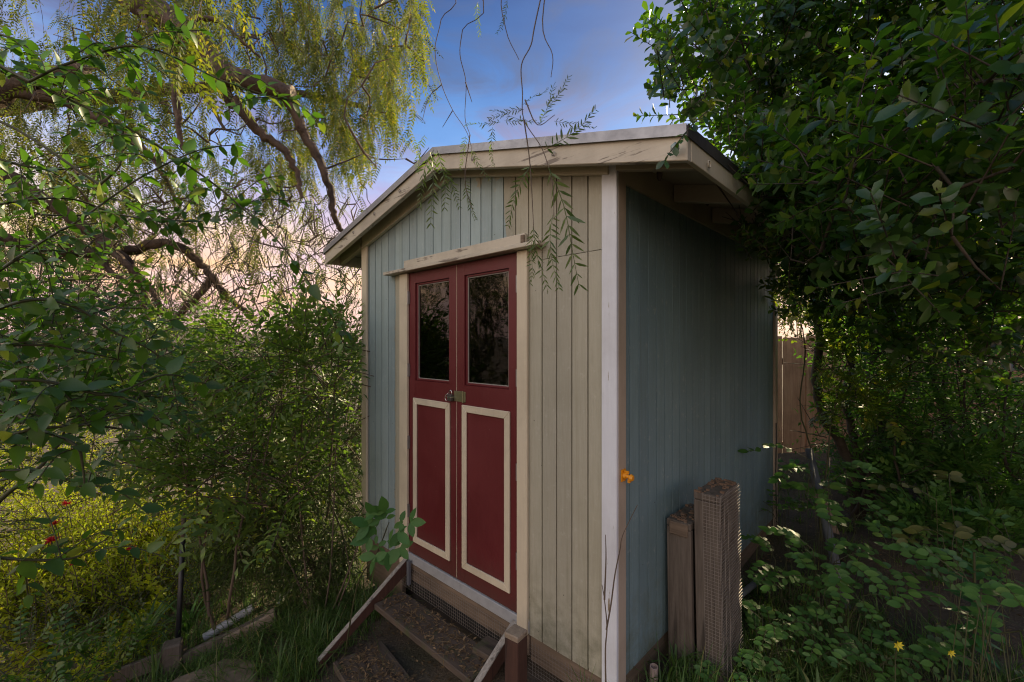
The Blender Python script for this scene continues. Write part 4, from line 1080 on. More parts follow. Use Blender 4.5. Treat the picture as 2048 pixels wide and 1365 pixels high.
for ln in stems:
    l = smooth_line(ln, 6); j = int(np.argmin(np.linalg.norm(main - l[0], axis=1)))
    cn = smooth_line([main[j], (main[j] + l[0]) / 2 + np.array((0, 0, .08)), l[0]], 5); vs_.tube(cn, .004, 5)
    vs_.tube(l, np.linspace(.0042, .0015, len(l)), 5); LMs.append(leafy(l, .042, .036, .062))
    for q in range(len(l) // 3):                       # short side shoots
        if rng.random() < .75:
            a = l[rng.integers(2, len(l))]; b = a + rvec(1)[0] * np.array((.17, .12, .13)); c = smooth_line([a, (a + b) / 2 + (0, 0, .02), b], 4)
            if front_clear(c).any() or blocked(c).any(): continue
            vs_.tube(c, .0015, 4); LMs.append(leafy(c, .030, .028, .048))
vs_.build('stems', M['stem'], vine, vb)
LMv = np.concatenate(LMs); LMv = LMv[~blocked(LMv[:, :3, 3]) & ~front_clear(LMv[:, :3, 3])]
put_leaves(vine, vb, LMv, 'opposite', M['lf_vine'], 300)

# loose leafy mass behind the vine stems
gz = lambda x, y: float(ground_z(x, y))
def at(px, py, d, r, n): return (P(px, py, d), r, n)
b_ = np.array((-2.75, 1.7, gz(-2.75, 1.7)))
shrub('leafy_shrub', 'dense small-leaved shrub at the left edge below the vine', 'shrub', b_,
      [[b_, P(-120, 1000, 1.8), P(-40, 850, 1.8), P(60, 760, 1.9)], [b_, P(-60, 1100, 1.8), P(60, 950, 1.8), P(160, 850, 2.0)], [b_, P(-160, 800, 1.9), P(-60, 600, 2.0), P(100, 560, 2.2)]],
      [at(40, 690, 1.7, (.32, .3, .18), 44), at(150, 770, 1.8, (.34, .3, .14), 44), at(40, 870, 1.6, (.28, .3, .14), 34), at(260, 800, 2.2, (.35, .3, .15), 30), at(60, 520, 2.2, (.4, .4, .35), 64), at(150, 640, 2.3, (.4, .3, .14), 36), at(20, 960, 1.7, (.22, .25, .10), 12)],
      'opposite', M['lf_vine'], M['stem'], 120, trunk_r=.012, br_n=50, size=.95)

# feathery shrubs along the middle left, in front of the view
def bush(label, px, d, blobs, kind, lm, bm, n_obj=0, name='shrub', stems_=3, tr=.014, spread=.25, group=None, py_top=800, **k):
    x = (px - CX) / F * d; b = np.array((x, d, gz(x, d) - .02)); tk = []
    for i in range(stems_):
        c = np.asarray(blobs[i % len(blobs)][0]); tk.append([b + rng.normal(size=3) * (.05, .05, 0), b * .6 + c * .4 + rng.normal(size=3) * .06, c])
    return shrub(name, label, 'shrub', b, tk, blobs, kind, lm, bm, n_obj, group, trunk_r=tr, **k)
bush('bright green feathery-leaved shrub reaching the shed\'s left eave', 640, 3.75, [at(610, 715, 3.7, (.42, .3, .16), 46), at(670, 770, 3.8, (.24, .3, .16), 26), at(560, 770, 3.7, (.38, .3, .14), 30), at(500, 690, 3.9, (.40, .3, .14), 34), at(660, 690, 4.0, (.25, .3, .10), 18), at(680, 850, 3.8, (.2, .25, .2), 16)], 'pinnate', M['lf_nandina'], M['twig'], 300, br_n=60, size=2.1, up=.25)
bush('mid-green feathery-leaved shrub in the middle of the left thicket', 430, 3.4, [at(430, 900, 3.3, (.36, .3, .18), 40), at(500, 950, 3.3, (.36, .3, .16), 38), at(390, 980, 3.2, (.26, .3, .16), 26), at(360, 790, 3.5, (.42, .3, .16), 34), at(320, 700, 4.0, (.5, .3, .16), 40), at(560, 1000, 3.4, (.25, .25, .12), 18)], 'pinnate', M['lf_nandina'], M['twig'], 300, br_n=60, size=2.1, up=.2)
bush('dark tangled shrub of fine leaves and bare twigs under the tree', 600, 4.6, [at(640, 880, 4.6, (.45, .4, .5), 460), at(520, 860, 4.8, (.6, .5, .45), 520), at(690, 720, 4.7, (.3, .4, .4), 110), at(420, 720, 5.2, (.8, .6, .25), 150), at(680, 620, 4.8, (.18, .3, .4), 40), at(600, 1000, 4.9, (.7, .4, .45), 420), at(700, 900, 4.6, (.16, .3, .6), 120)], 'fine', M['lf_dark'], M['twig'], 0, stems_=6, br_n=480, size=1.3)
bush('willowy shrub with drooping narrow leaves beside the shed\'s left corner', 670, 3.75, [at(560, 1040, 3.6, (.30, .25, .3), 60), at(660, 1000, 3.8, (.26, .25, .4), 90), at(690, 1080, 3.7, (.14, .2, .25), 46), at(610, 930, 3.8, (.35, .25, .25), 50), at(500, 1050, 3.6, (.30, .25, .2), 50), at(520, 1110, 3.6, (.28, .2, .16), 60), at(620, 1130, 3.6, (.25, .2, .16), 60), at(440, 1080, 3.7, (.25, .2, .2), 50)], 'lance', M['lf_willow'], M['stem'], 200, stems_=5, br_n=50, droop=1.1, up=.1, size=1.25)
bush('dark thicket shrub low on the slope at far left', 120, 5.6, [at(150, 700, 5.6, (.9, .6, .5), 300), at(0, 800, 5.6, (.9, .6, .5), 260), at(330, 800, 5.2, (.7, .5, .4), 420), at(260, 960, 4.8, (.5, .4, .25), 120), at(230, 640, 6.2, (1.0, .6, .3), 120), at(90, 560, 6.2, (1.0, .5, .6), 320), at(330, 620, 6.2, (.6, .4, .3), 110), at(-60, 430, 6.4, (.9, .5, .7), 220), at(200, 500, 6.6, (.8, .5, .45), 160)], 'fine', M['lf_dark'], M['twig'], 0, stems_=5, br_n=160, size=1.5)
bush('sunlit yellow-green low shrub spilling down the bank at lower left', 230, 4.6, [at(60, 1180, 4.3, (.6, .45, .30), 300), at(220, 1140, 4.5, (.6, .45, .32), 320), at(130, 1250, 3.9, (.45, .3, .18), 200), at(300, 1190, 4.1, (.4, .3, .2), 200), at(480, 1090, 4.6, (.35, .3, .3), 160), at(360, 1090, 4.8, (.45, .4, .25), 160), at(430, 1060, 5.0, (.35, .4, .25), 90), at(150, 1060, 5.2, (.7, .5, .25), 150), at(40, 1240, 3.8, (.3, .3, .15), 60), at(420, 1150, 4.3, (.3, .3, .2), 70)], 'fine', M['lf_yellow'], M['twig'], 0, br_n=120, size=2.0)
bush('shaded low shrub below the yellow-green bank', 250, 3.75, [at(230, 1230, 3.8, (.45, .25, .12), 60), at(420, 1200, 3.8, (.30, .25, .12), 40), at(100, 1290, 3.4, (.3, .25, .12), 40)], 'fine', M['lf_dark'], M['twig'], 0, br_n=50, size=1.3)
bush('leafy creeper low in the lower left corner', 120, 2.6, [at(60, 1310, 2.6, (.25, .25, .10), 22), at(210, 1320, 2.9, (.22, .2, .07), 20), at(160, 1340, 2.7, (.2, .2, .06), 14)], 'opposite', M['lf_vine'], M['stem'], 40, br_n=12, tr=.006)
bush('sunlit far shrub glowing yellow through the leaves at left', 90, 9.5, [at(80, 880, 9.5, (1.3, .8, .8), 260), at(-60, 1000, 9.0, (1.0, .8, .6), 160), at(180, 1000, 8.5, (.8, .8, .5), 150)], 'fine', M['lf_yellow'], M['twig'], 0, br_n=60, size=2.6)
bush('far green shrub on the slope behind the dark thicket', 420, 9.5, [at(420, 790, 9.5, (1.6, .8, .6), 260), at(620, 760, 9.5, (1.2, .8, .6), 200), at(250, 800, 10, (1.5, .8, .5), 200)], 'fine', M['lf_dark'], M['twig'], 0, br_n=60, size=2.6)
# mass of shrubbery out of frame on the left: mirrored in the door glass
bush('tall shrub just outside the left edge', -700, 2.6, [(np.array((-5.2, 2.6, 1.2)), (.6, 1.0, 1.5), 300), (np.array((-4.8, 3.5, .9)), (.5, .7, 1.2), 220)], 'fine', M['lf_dark'], M['twig'], 0, br_n=60, size=2.0)

# low mat of small leaves over the bank
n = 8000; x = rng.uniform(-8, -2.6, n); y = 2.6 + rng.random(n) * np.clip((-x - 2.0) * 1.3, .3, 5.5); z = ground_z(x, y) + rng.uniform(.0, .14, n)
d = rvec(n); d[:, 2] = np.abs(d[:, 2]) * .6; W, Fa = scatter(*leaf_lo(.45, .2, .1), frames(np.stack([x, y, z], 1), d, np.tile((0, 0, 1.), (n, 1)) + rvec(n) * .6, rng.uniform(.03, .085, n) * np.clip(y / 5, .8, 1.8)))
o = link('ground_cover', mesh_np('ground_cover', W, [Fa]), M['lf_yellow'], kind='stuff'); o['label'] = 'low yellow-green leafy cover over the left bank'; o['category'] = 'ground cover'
# palm at far left
pb = np.array((*P(20, 1040, 6.2)[:2], 0)); pb[2] = gz(pb[0], pb[1])
palm = thing('palm', 'small feathery palm half hidden at the left edge', 'palm', tuple(pb))
MB().tube([(0, 0, -.1), (0, 0, .4), (.02, 0, .75)], [.09, .08, .07], 8).build('trunk', M['bark'], palm, smooth=True)
def palm_frond():
    V = []; Fq = []; n = 26
    for i in range(n):
        t = i / (n - 1); y = 1.25 * t; z = .35 * t - .75 * t * t
        for s_ in (-1, 1):
            l = .34 * math.sin(math.pi * min(1, .12 + .86 * t)) ** .6; o = len(V)
            b = np.array((0, y, z)); tip = b + np.array((s_ * l, l * .55, -.05 - l * .25)); m_ = (b + tip) / 2 + np.array((0, 0, .03))
            V += [b, m_ + (0, .012, 0), tip, m_ - (0, .012, 0)]; Fq.append((o, o + 1, o + 2, o + 3))
    return mesh_np('palm_frond', np.array(V), [np.array(Fq)])
pm = palm_frond(); pm.materials.append(leaf_mat('palm_leaves', (.13, .15, .04), (.24, .24, .07), None, .45, .35))
for i in range(11):
    o = link('frond', pm, None, palm); o.location = (.02, 0, .75); o.rotation_euler = (rng.uniform(-.25, .5), 0, i * .571 + rng.normal() * .15)

# red flowers
def flower_head(px, py, d, label, r=.035):
    c = P(px, py, d); n = 46
    dd = rvec(n); dd[:, 2] = np.abs(dd[:, 2]) * .7
    Fm = frames(np.zeros((n, 3)), dd, rvec(n), rng.uniform(.7, 1.2, n) * r)
    W, Fa = scatter(*leaf_lo(.16, .2, -.2), Fm)
    e = thing('red_flower', label, 'flower', tuple(c), 0, 'red flowers at lower left')
    link('petals', mesh_np('petals', W, [Fa]), M['petal_red'], e)
    MB().tube([(0, 0, 0), (.01, .01, -.06), (.02, .02, -.18)], .003, 5).build('stalk', M['stem'], e)
flower_head(103, 1083, 2.6, 'red spidery flower lowest and brightest at left edge', .042); flower_head(110, 1049, 2.8, 'red spidery flower just above the lowest one'); flower_head(133, 1009, 3.2, 'red spidery flower highest at left, among dark leaves', .034)
flower_head(262, 1098, 3.2, 'dull red flower left of the black stake', .032); flower_head(145, 1130, 3.0, 'small faded red flower below the others', .022)

# ------------------------------------------------------------------ right-hand shrubs
def fence_gap(p):
    px, py = to_px(p); return ~((px > 1546) & (px < 1628) & (py > 655) & (py < 915) & (p[..., 1] < 6.4)) | (rng.random(p.shape[:-1]) < .12)
rb = np.array((3.35, 4.3, gz(3.35, 4.3) - .05))
trk = [[rb, P(1690, 900, 4.3), P(1650, 840, 4.3), P(1632, 760, 4.25), P(1640, 680, 4.2), P(1632, 590, 4.1), P(1640, 480, 3.9), P(1660, 330, 3.5), P(1640, 180, 3.1)],
       [rb + (.08, 0, 0), P(1710, 880, 4.35), P(1690, 800, 4.4), P(1700, 700, 4.4), P(1640, 600, 4.3), P(1618, 500, 4.2), P(1560, 330, 3.4), P(1480, 180, 2.8)],
       [rb + (.12, .05, 0), P(1760, 850, 4.4), P(1740, 750, 4.5), P(1760, 640, 4.5), P(1740, 480, 4.2), P(1800, 260, 3.4), P(1900, 100, 2.9)]]
R_blobs = [at(1400, 110, 2.2, (.18, .25, .28), 44), at(1350, 210, 2.15, (.10, .2, .10), 10), at(1470, 150, 2.5, (.35, .35, .35), 120), at(1620, 60, 2.5, (.5, .45, .4), 170), at(1820, 60, 2.3, (.5, .45, .4), 170), at(1990, 90, 2.0, (.4, .4, .5), 150),
           at(1560, 280, 2.8, (.38, .4, .28), 130), at(1720, 240, 2.6, (.5, .45, .4), 110), at(1900, 280, 2.2, (.45, .4, .4), 100), at(1650, 420, 3.0, (.38, .4, .30), 130), at(1800, 430, 2.6, (.5, .4, .3), 190), at(1980, 430, 2.0, (.35, .35, .3), 120),
           at(1600, 510, 3.4, (.3, .3, .12), 50), at(1830, 560, 2.6, (.45, .35, .14), 100), at(2000, 580, 2.2, (.3, .3, .18), 70), at(1700, 560, 2.9, (.3, .3, .10), 40), at(1560, 360, 3.0, (.2, .3, .15), 50), at(1530, 480, 2.7, (.14, .2, .05), 14),
           at(1450, 320, 2.05, (.12, .15, .10), 22), at(1510, 380, 2.2, (.16, .18, .13), 34), at(1570, 450, 2.4, (.2, .2, .12), 40), at(1500, 430, 2.35, (.10, .12, .08), 14), at(1640, 330, 2.1, (.22, .22, .16), 44),
           at(1720, 330, 1.55, (.20, .2, .16), 22), at(1850, 250, 1.45, (.22, .2, .2), 26), at(1960, 330, 1.25, (.20, .2, .22), 26), at(1780, 480, 1.6, (.25, .2, .10), 24), at(1940, 500, 1.35, (.22, .2, .14), 24), at(2030, 180, 1.2, (.2, .2, .25), 22), at(1680, 520, 2.0, (.25, .2, .06), 22), at(1560, 510, 2.3, (.14, .15, .04), 12),
           at(1750, 180, 4.0, (1.1, .9, .8), 100), at(1950, 350, 3.8, (.9, .9, .9), 90), at(1720, 640, 3.0, (.3, .3, .16), 34), at(1900, 660, 2.6, (.35, .3, .2), 44), at(1830, 640, 3.4, (.35, .3, .2), 34), at(1980, 700, 2.3, (.25, .3, .2), 30), at(1620, 590, 3.5, (.18, .2, .12), 16), (st_w(-.70, 2.0, 2.35), (.25, .5, .18), 40), (st_w(-.62, 1.3, 2.42), (.2, .45, .10), 30), at(1640, 400, 4.6, (.5, .5, .5), 160), at(1620, 400, 3.2, (.35, .4, .3), 120), at(1590, 500, 3.8, (.25, .4, .12), 60), at(1680, 480, 3.6, (.4, .5, .25), 110)]
ev = shrub('evergreen_shrub', 'tall dark evergreen shrub with oval leaves overhanging the shed\'s right eave', 'shrub', rb, trk, R_blobs, 'rosette', M['lf_right'], M['bark_dark'], 300, trunk_r=[.05, .04, .045], br_n=170, size=1.15, up=.7, shell=.2, keep=fence_gap)
tln = smooth_line([P(1425, 215, 1.75), P(1395, 240, 1.72), P(1368, 270, 1.70), P(1340, 305, 1.69), P(1330, 322, 1.69)], 5); q = NP(); q.tube(tln, .0018, 4); q.build('hanging_twig', M['bark_dark'], ev, rb)
put_leaves(ev, rb, leafy(tln, .032, .036, .05, hang=.5), 'rosette', M['lf_right'], 40)
rb2 = np.array((4.15, 4.2, gz(4.15, 4.2) - .05))
trk2 = [[rb2, P(1900, 900, 4.2), P(1880, 800, 4.2), P(1850, 700, 4.2), P(1830, 620, 4.2), P(1850, 500, 4.0)], [rb2 + (.1, 0, 0), P(1900, 850, 4.3), P(1890, 760, 4.3), P(1905, 650, 4.3), P(1890, 560, 4.2)],
        [rb2 + (.45, -.2, 0), P(2000, 900, 4.0), P(1960, 780, 4.0), P(1985, 640, 3.9)], [rb2 + (-.35, .3, 0), P(1800, 880, 4.6), P(1770, 790, 4.6), P(1740, 700, 4.6)], [rb2 + (.3, -.5, 0), P(1980, 980, 3.6), P(1940, 860, 3.6), P(1920, 700, 3.6), P(1950, 560, 3.4)], [rb2 + (-.6, -.4, 0), P(1800, 960, 3.8), P(1790, 860, 3.8), P(1820, 740, 3.8), P(1800, 600, 3.7)], [rb2 + (-.9, 0, 0), P(1740, 930, 4.2), P(1720, 800, 4.2), P(1690, 690, 4.2), P(1700, 560, 4.0)], [rb2 + (.5, -.8, 0), P(2030, 960, 3.3), P(2010, 820, 3.3), P(2035, 680, 3.3)]]
shrub('understorey_shrub', 'dark leafy shrub with several thin trunks at the right edge', 'shrub', rb2, trk2,
      [at(1950, 700, 3.6, (.55, .5, .30), 80), at(1830, 700, 4.0, (.5, .5, .30), 60), at(1980, 880, 3.6, (.5, .5, .25), 60), at(1860, 860, 4.2, (.5, .5, .25), 56), at(1740, 720, 3.9, (.35, .4, .25), 40), at(1700, 880, 4.2, (.3, .3, .2), 30), at(1770, 660, 4.6, (.35, .4, .25), 34), at(1790, 820, 4.9, (.3, .4, .3), 30), at(2060, 700, 3.2, (.4, .5, .7), 120), at(1900, 780, 5.6, (1.2, .5, .7), 200), (np.array((3.6, 5.4, 3.2)), (1.0, .7, .6), 120)],
      'pinnate', M['lf_low'], M['bark_dark'], 260, trunk_r=[.04, .03, .03, .022, .014, .012, .016, .012], br_n=110, size=1.9, keep=fence_gap)
vb3 = np.array((2.72, 3.9, gz(2.72, 3.9)))
shrub('climbing_rose', 'yellow-green climber twining up the dark trunks beside the fence', 'shrub', vb3, [[vb3, P(1630, 930, 3.9), P(1600, 820, 3.9), P(1610, 700, 3.9), P(1590, 600, 3.9)], [vb3, P(1660, 860, 3.9), P(1690, 740, 3.9), P(1720, 650, 3.8)]],
      [at(1620, 700, 3.9, (.12, .2, .22), 14), at(1590, 610, 3.9, (.12, .2, .12), 10), at(1670, 780, 3.9, (.22, .2, .3), 26), at(1615, 780, 4.0, (.10, .2, .10), 7), at(1720, 800, 3.8, (.3, .2, .2), 36), at(1690, 640, 3.9, (.3, .3, .15), 30)],
      'bigpinnate', leaf_mat('climber_leaves', (.07, .13, .02), (.16, .22, .03), (.34, .30, .04), .45, .42), M['stem'], 100, trunk_r=.008, br_n=30, keep=fence_gap)
bush('low leafy shrub in the shade under the right-hand trunks', 1880, 3.9, [at(1850, 960, 4.0, (.45, .35, .2), 90), at(1990, 960, 3.5, (.4, .35, .22), 90), at(1760, 930, 4.7, (.4, .3, .2), 70), at(1930, 1060, 3.3, (.4, .3, .15), 60)], 'bigpinnate', M['lf_low'], M['stem'], 80, br_n=30, size=1.2)
bush('sunlit far shrub glowing behind the board fence', 1620, 9.0, [at(1880, 420, 8.5, (1.6, .6, 1.2), 300), at(1590, 590, 8.4, (.5, .4, .6), 200), at(1600, 560, 9, (.9, .6, .9), 240), at(1760, 500, 9.5, (1.2, .6, .9), 200), at(1900, 600, 9, (1.2, .6, .9), 160)], 'fine', M['lf_pepper'], M['twig'], 0, br_n=40, size=2.6)

ob = np.array((2.9, .5, gz(2.9, .5)))  # unseen shrub, added to keep sky light off the side wall
shrub('evergreen_shrub', 'unseen evergreen shrub added beside the camera to shade the shed side', 'shrub', ob, [[ob, (2.8, .6, .8), (2.6, .7, 1.7), (2.4, .9, 2.4)], [ob, (3.1, .3, 1.0), (3.0, .2, 2.2)]],
      [(np.array((3.0, .7, 1.9)), (.4, .7, .6), 90), (np.array((2.5, 1.0, 2.9)), (.7, .9, .6), 220), (np.array((2.4, -.6, 3.2)), (.8, 1.0, .8), 240), (np.array((3.6, .6, 3.0)), (.6, 1.2, .8), 160)], 'rosette', M['lf_right'], M['bark_dark'], 0, trunk_r=.04, br_n=60, size=1.3)
# ------------------------------------------------------------------ low plants right of the shed
def compound(stems_, leaflets, ls, arch=.10):
    """pinnate leaves given as (start, end) in world; returns stalk tubes and leaflet frames"""
    tb = NP(); FMs = []
    for a, b in stems_:
        a, b = np.asarray(a, float), np.asarray(b, float); L = np.linalg.norm(b - a); mid = (a + b) / 2 + np.array((0, 0, arch * L * 2))
        ln = smooth_line([a, mid, b], 6); tb.tube(ln, np.linspace(.0026, .0012, len(ln)), 4)
        n = leaflets; tt = np.linspace(.30, .93, n); cu = np.linspace(0, 1, len(ln)); ps = np.stack([np.interp(tt, cu, ln[:, k]) for k in range(3)], 1)
        tn = (b - a) / L; sd_ = np.cross(tn, (0, 0, 1.)); sd_ /= np.linalg.norm(sd_) + 1e-6
        pos = np.concatenate([ps, ps, ln[-1:]]); d = np.concatenate([sd_ + tn * .5 + rng.normal(size=(n, 3)) * .1, -sd_ + tn * .5 + rng.normal(size=(n, 3)) * .1, tn[None]])
        FMs.append(frames(pos, d, np.tile((0, -.75, .8), (len(pos), 1)) + rng.normal(size=(len(pos), 3)) * .18, rng.uniform(.85, 1.15, len(pos)) * ls))
    return tb, np.concatenate(FMs)
def low_plant(label, px, py, d, n, reach, leaflets, ls, name='low_plant', mat=None, h=.3, n_obj=120, group='compound-leaved plants right of the shed', toward=None):
    c = P(px, py, d); g = gz(c[0], c[1]); b = np.array((c[0], c[1], g)); st_ = []; stalk = NP()
    for i in range(n):
        a = i / n * 6.2832 + rng.normal() * .3; hh = max(.05, c[2] - g) * rng.uniform(.65, 1.1)
        f0_ = b + np.array((math.cos(a), math.sin(a), 0)) * rng.uniform(.02, .10); f0_[2] = gz(f0_[0], f0_[1]); s0 = b + np.array((math.cos(a) * .06, math.sin(a) * .06, hh)); e0_ = s0 + np.array((math.cos(a), math.sin(a), rng.uniform(-.15, .35))) * reach * rng.uniform(.7, 1.15)
        stalk.tube(smooth_line([f0_, (f0_ + s0) / 2 + rng.normal(size=3) * .03, s0], 4), .0022, 4); st_.append((s0, e0_))
    tb, FMx = compound(st_, leaflets, ls)
    ok = ~blocked(FMx[:, :3, 3]) ; FMx = FMx[ok]
    e = thing(name, label, 'plant', tuple(b), 0, group)
    tb.V += stalk.V; tb.F += [f + tb.n for f in []]
    stalk.build('stalks', M['stem'], e, b, kind='stuff'); tb.V = tb.V[:len(tb.F)]; tb.build('leaf_stalks', M['stem'], e, b, kind='stuff')
    put_leaves(e, b, FMx, 'bigpinnate', mat or M['lf_low'], n_obj)
    return e
low_plant('tallest compound-leaved plant, arching beside the grey conduit pipe', 1640, 945, 3.2, 9, .36, 6, .080)
low_plant('compound-leaved plant growing round the foot of the conduit pipe', 1650, 1120, 2.7, 10, .30, 6, .066)
low_plant('compound-leaved plant low behind the wire-faced tray', 1565, 1110, 2.95, 8, .24, 5, .056)
low_plant('bright compound-leaved plant close at the right edge', 1965, 1195, 1.9, 9, .25, 6, .058)
low_plant('small compound-leaved plant at the bottom right of centre', 1740, 1300, 2.3, 8, .22, 5, .052)
low_plant('compound-leaved plant between the conduit and the spurge', 1790, 1115, 2.8, 9, .28, 5, .066)
low_plant('olive-tinted compound-leaved plant at the right edge under the shrubs', 1900, 1005, 2.6, 5, .24, 4, .08, mat=M['lf_olive'])
low_plant('dark compound-leaved plant in the bottom right corner', 1985, 1320, 2.0, 9, .22, 5, .06)
low_plant('small compound-leaved plant in the grass right of the trays', 1545, 1240, 2.5, 7, .18, 5, .046)
low_plant('compound-leaved plant below the yellow flowers', 1850, 1340, 2.2, 8, .2, 5, .05)
for i, (px, py, d) in enumerate([(1860, 960, 4.2), (1960, 990, 3.8), (1800, 940, 4.6), (1720, 980, 4.2), (1590, 935, 5.4), (2030, 1080, 2.8), (1880, 1080, 3.4), (1690, 1030, 3.6), (1830, 1040, 3.6)]):
    low_plant(['shaded plant at the feet of the right-hand trunks', 'shaded plant at the right edge under dark leaves', 'small bright plant behind the right-hand trunks', 'small plant left of the dark trunks', 'small plant at the foot of the fence', 'shaded plant just right of the spurge', 'shaded plant just left of the spurge', 'leafy plant right of the leaning brown board', 'leafy plant above the spurge, in front of the trunks'][i], px, py, d, 6, .28, 5, .07, n_obj=0)
for i, (px, py, d) in enumerate([(1520, 1290, 2.45), (1640, 1260, 2.4), (1460, 1330, 2.35), (1700, 1190, 2.6), (1560, 1010, 3.9), (1580, 1180, 2.9)]):
    low_plant(['short weed at the foot of the wire-faced tray', 'short weed in the grass above the strap-leaved tuft', 'short weed at the bottom edge below the trays', 'short weed between the conduit foot and the yellow flower', 'short weed on the path by the far shed corner', 'short weed beside the short grey pipe'][i], px, py, d, 9, .16, 4, .045, n_obj=60)
# spurge: whorl of narrow leaves
sb = P(1935, 1240, 2.2); sb[2] = gz(sb[0], sb[1]); spg = thing('spurge', 'upright plant with a whorl of narrow bright leaves at right', 'plant', tuple(sb))
tp = P(1948, 1105, 2.2); stl = smooth_line([sb, (sb + tp) / 2 + (.02, 0, 0), tp], 5); q = NP(); q.tube(stl, .005, 6); q.build('stem', M['stem'], spg, sb)
n = 42; t = np.linspace(.35, 1, n); cu = np.linspace(0, 1, len(stl)); ps = np.stack([np.interp(t, cu, stl[:, k]) for k in range(3)], 1); a = np.arange(n) * 2.4
d = np.stack([np.cos(a), np.sin(a), -.3 + 1.2 * (t - .35)], 1); put_leaves(spg, sb, frames(ps, d, np.tile((0, 0, 1.), (n, 1)), .12 - .07 * np.clip(t - .8, 0, 1) / .2), 'pinnate', leaf_mat('spurge_leaves', (.03, .12, .03), (.06, .19, .04), None, .45, .3), 42)
# yellow flowers
for px, py, d, lab in ((1794, 1290, 1.95, 'larger yellow flower in the grass at lower right'), (1900, 1306, 1.88, 'smaller yellow flower near the bottom right corner')):
    c = P(px, py, d); e = thing('yellow_flower', lab, 'flower', tuple(c), 0, 'yellow flowers in the grass'); n = 7; a = np.arange(n) / n * 6.2832
    W, Fa = scatter(*leaf_lo(.42, .15, .1), frames(np.zeros((n, 3)), np.stack([np.cos(a), -.5 + 0 * a, np.sin(a) * .8 + .2], 1), np.tile((0, -1, .5), (n, 1)), (.027 if px < 1850 else .020)))
    link('petals', mesh_np('petals', W, [Fa]), M['petal_yellow'], e)
    MB().tube([(0, 0, 0), (.01, .02, -.08), (.01, .02, gz(c[0], c[1]) - c[2])], .0022, 5).build('stalk', M['stem'], e)
# rose sprig before the left casing
rs = P(690, 1225, 3.0); rs[2] = gz(rs[0], rs[1]); rose = thing('rose_sprig', 'leafy rose shoot with large rounded leaves in front of the left door casing', 'plant', tuple(rs))
cane = smooth_line([rs, P(715, 1170, 2.8), P(752, 1110, 2.55), P(778, 1045, 2.4)], 6); q = NP(); q.tube(cane, np.linspace(.006, .003, len(cane)), 6); q.build('stem', M['stem'], rose, rs)
pos = []; d = []; sz = []
for (a, b) in (((770, 1060), (738, 1050)), ((775, 1050), (770, 1025)), ((778, 1045), (820, 1045)), ((772, 1055), (775, 1105)), ((770, 1065), (740, 1075)), ((778, 1048), (795, 1065)), ((765, 1075), (752, 1112)), ((772, 1052), (752, 1030)), ((776, 1060), (800, 1095))):
    A, B = P(*a, 2.4), P(*b, 2.36); ax = (B - A) / np.linalg.norm(B - A); si = np.cross(ax, (0, -1, .4)); si /= np.linalg.norm(si)
    for f, s_ in ((.55, 1), (.55, -1), (1., 1), (1., -1)): pos.append(A + (B - A) * f); d.append(si * s_ + ax * .35)
    pos.append(B); d.append(ax); sz += [.075, .075, .10, .10, .115]
put_leaves(rose, rs, frames(pos, d, np.tile((0, -1, .7), (len(pos), 1)) + rng.normal(size=(len(pos), 3)) * .45, np.array(sz) * rng.uniform(.6, 1.05, len(sz))), 'bigpinnate', leaf_mat('rose_leaves', (.04, .125, .030), (.08, .19, .045), None, .5, .28, None, .3), 60)
# thin canes left of the shed
cb_ = P(640, 1260, 3.5); cb_[2] = gz(cb_[0], cb_[1]); cn_ = thing('bare_canes', 'thin upright bare canes left of the steps', 'plant', tuple(cb_)); q = NP()
for a in ([(630, 1260), (612, 1150), (598, 1000), (590, 860)], [(640, 1270), (660, 1150), (668, 1000), (672, 880)], [(632, 1265), (590, 1150), (560, 1090), (545, 1000)], [(645, 1270), (690, 1160), (720, 1080), (735, 1020)], [(655, 1280), (685, 1190), (700, 1150), (690, 1090)]):
    q.tube(smooth_line([P(*v, 3.45) for v in a], 6), np.linspace(.009, .003, 19), 5)
q.build('stem', M['twig'], cn_, cb_)
# dry stem against the white corner
ds = P(1218, 1360, 2.02); ds[2] = gz(ds[0], ds[1]); dry = thing('dry_stem', 'leafless forked dry stem standing against the white corner board', 'plant', tuple(ds)); q = NP()
for a in ([(1212, 1400), (1211, 1300), (1214, 1255), (1209, 1200), (1204, 1170)], [(1213, 1260), (1222, 1210), (1230, 1150), (1240, 1100), (1246, 1070), (1275, 1010)], [(1209, 1200), (1212, 1120), (1211, 1070)]):
    q.tube(smooth_line([P(*v, 2.04) for v in a], 5), np.linspace(.0045, .0016, (len(a) - 1) * 5 + 1), 5)
q.build('stem', M['twig'], dry, ds)

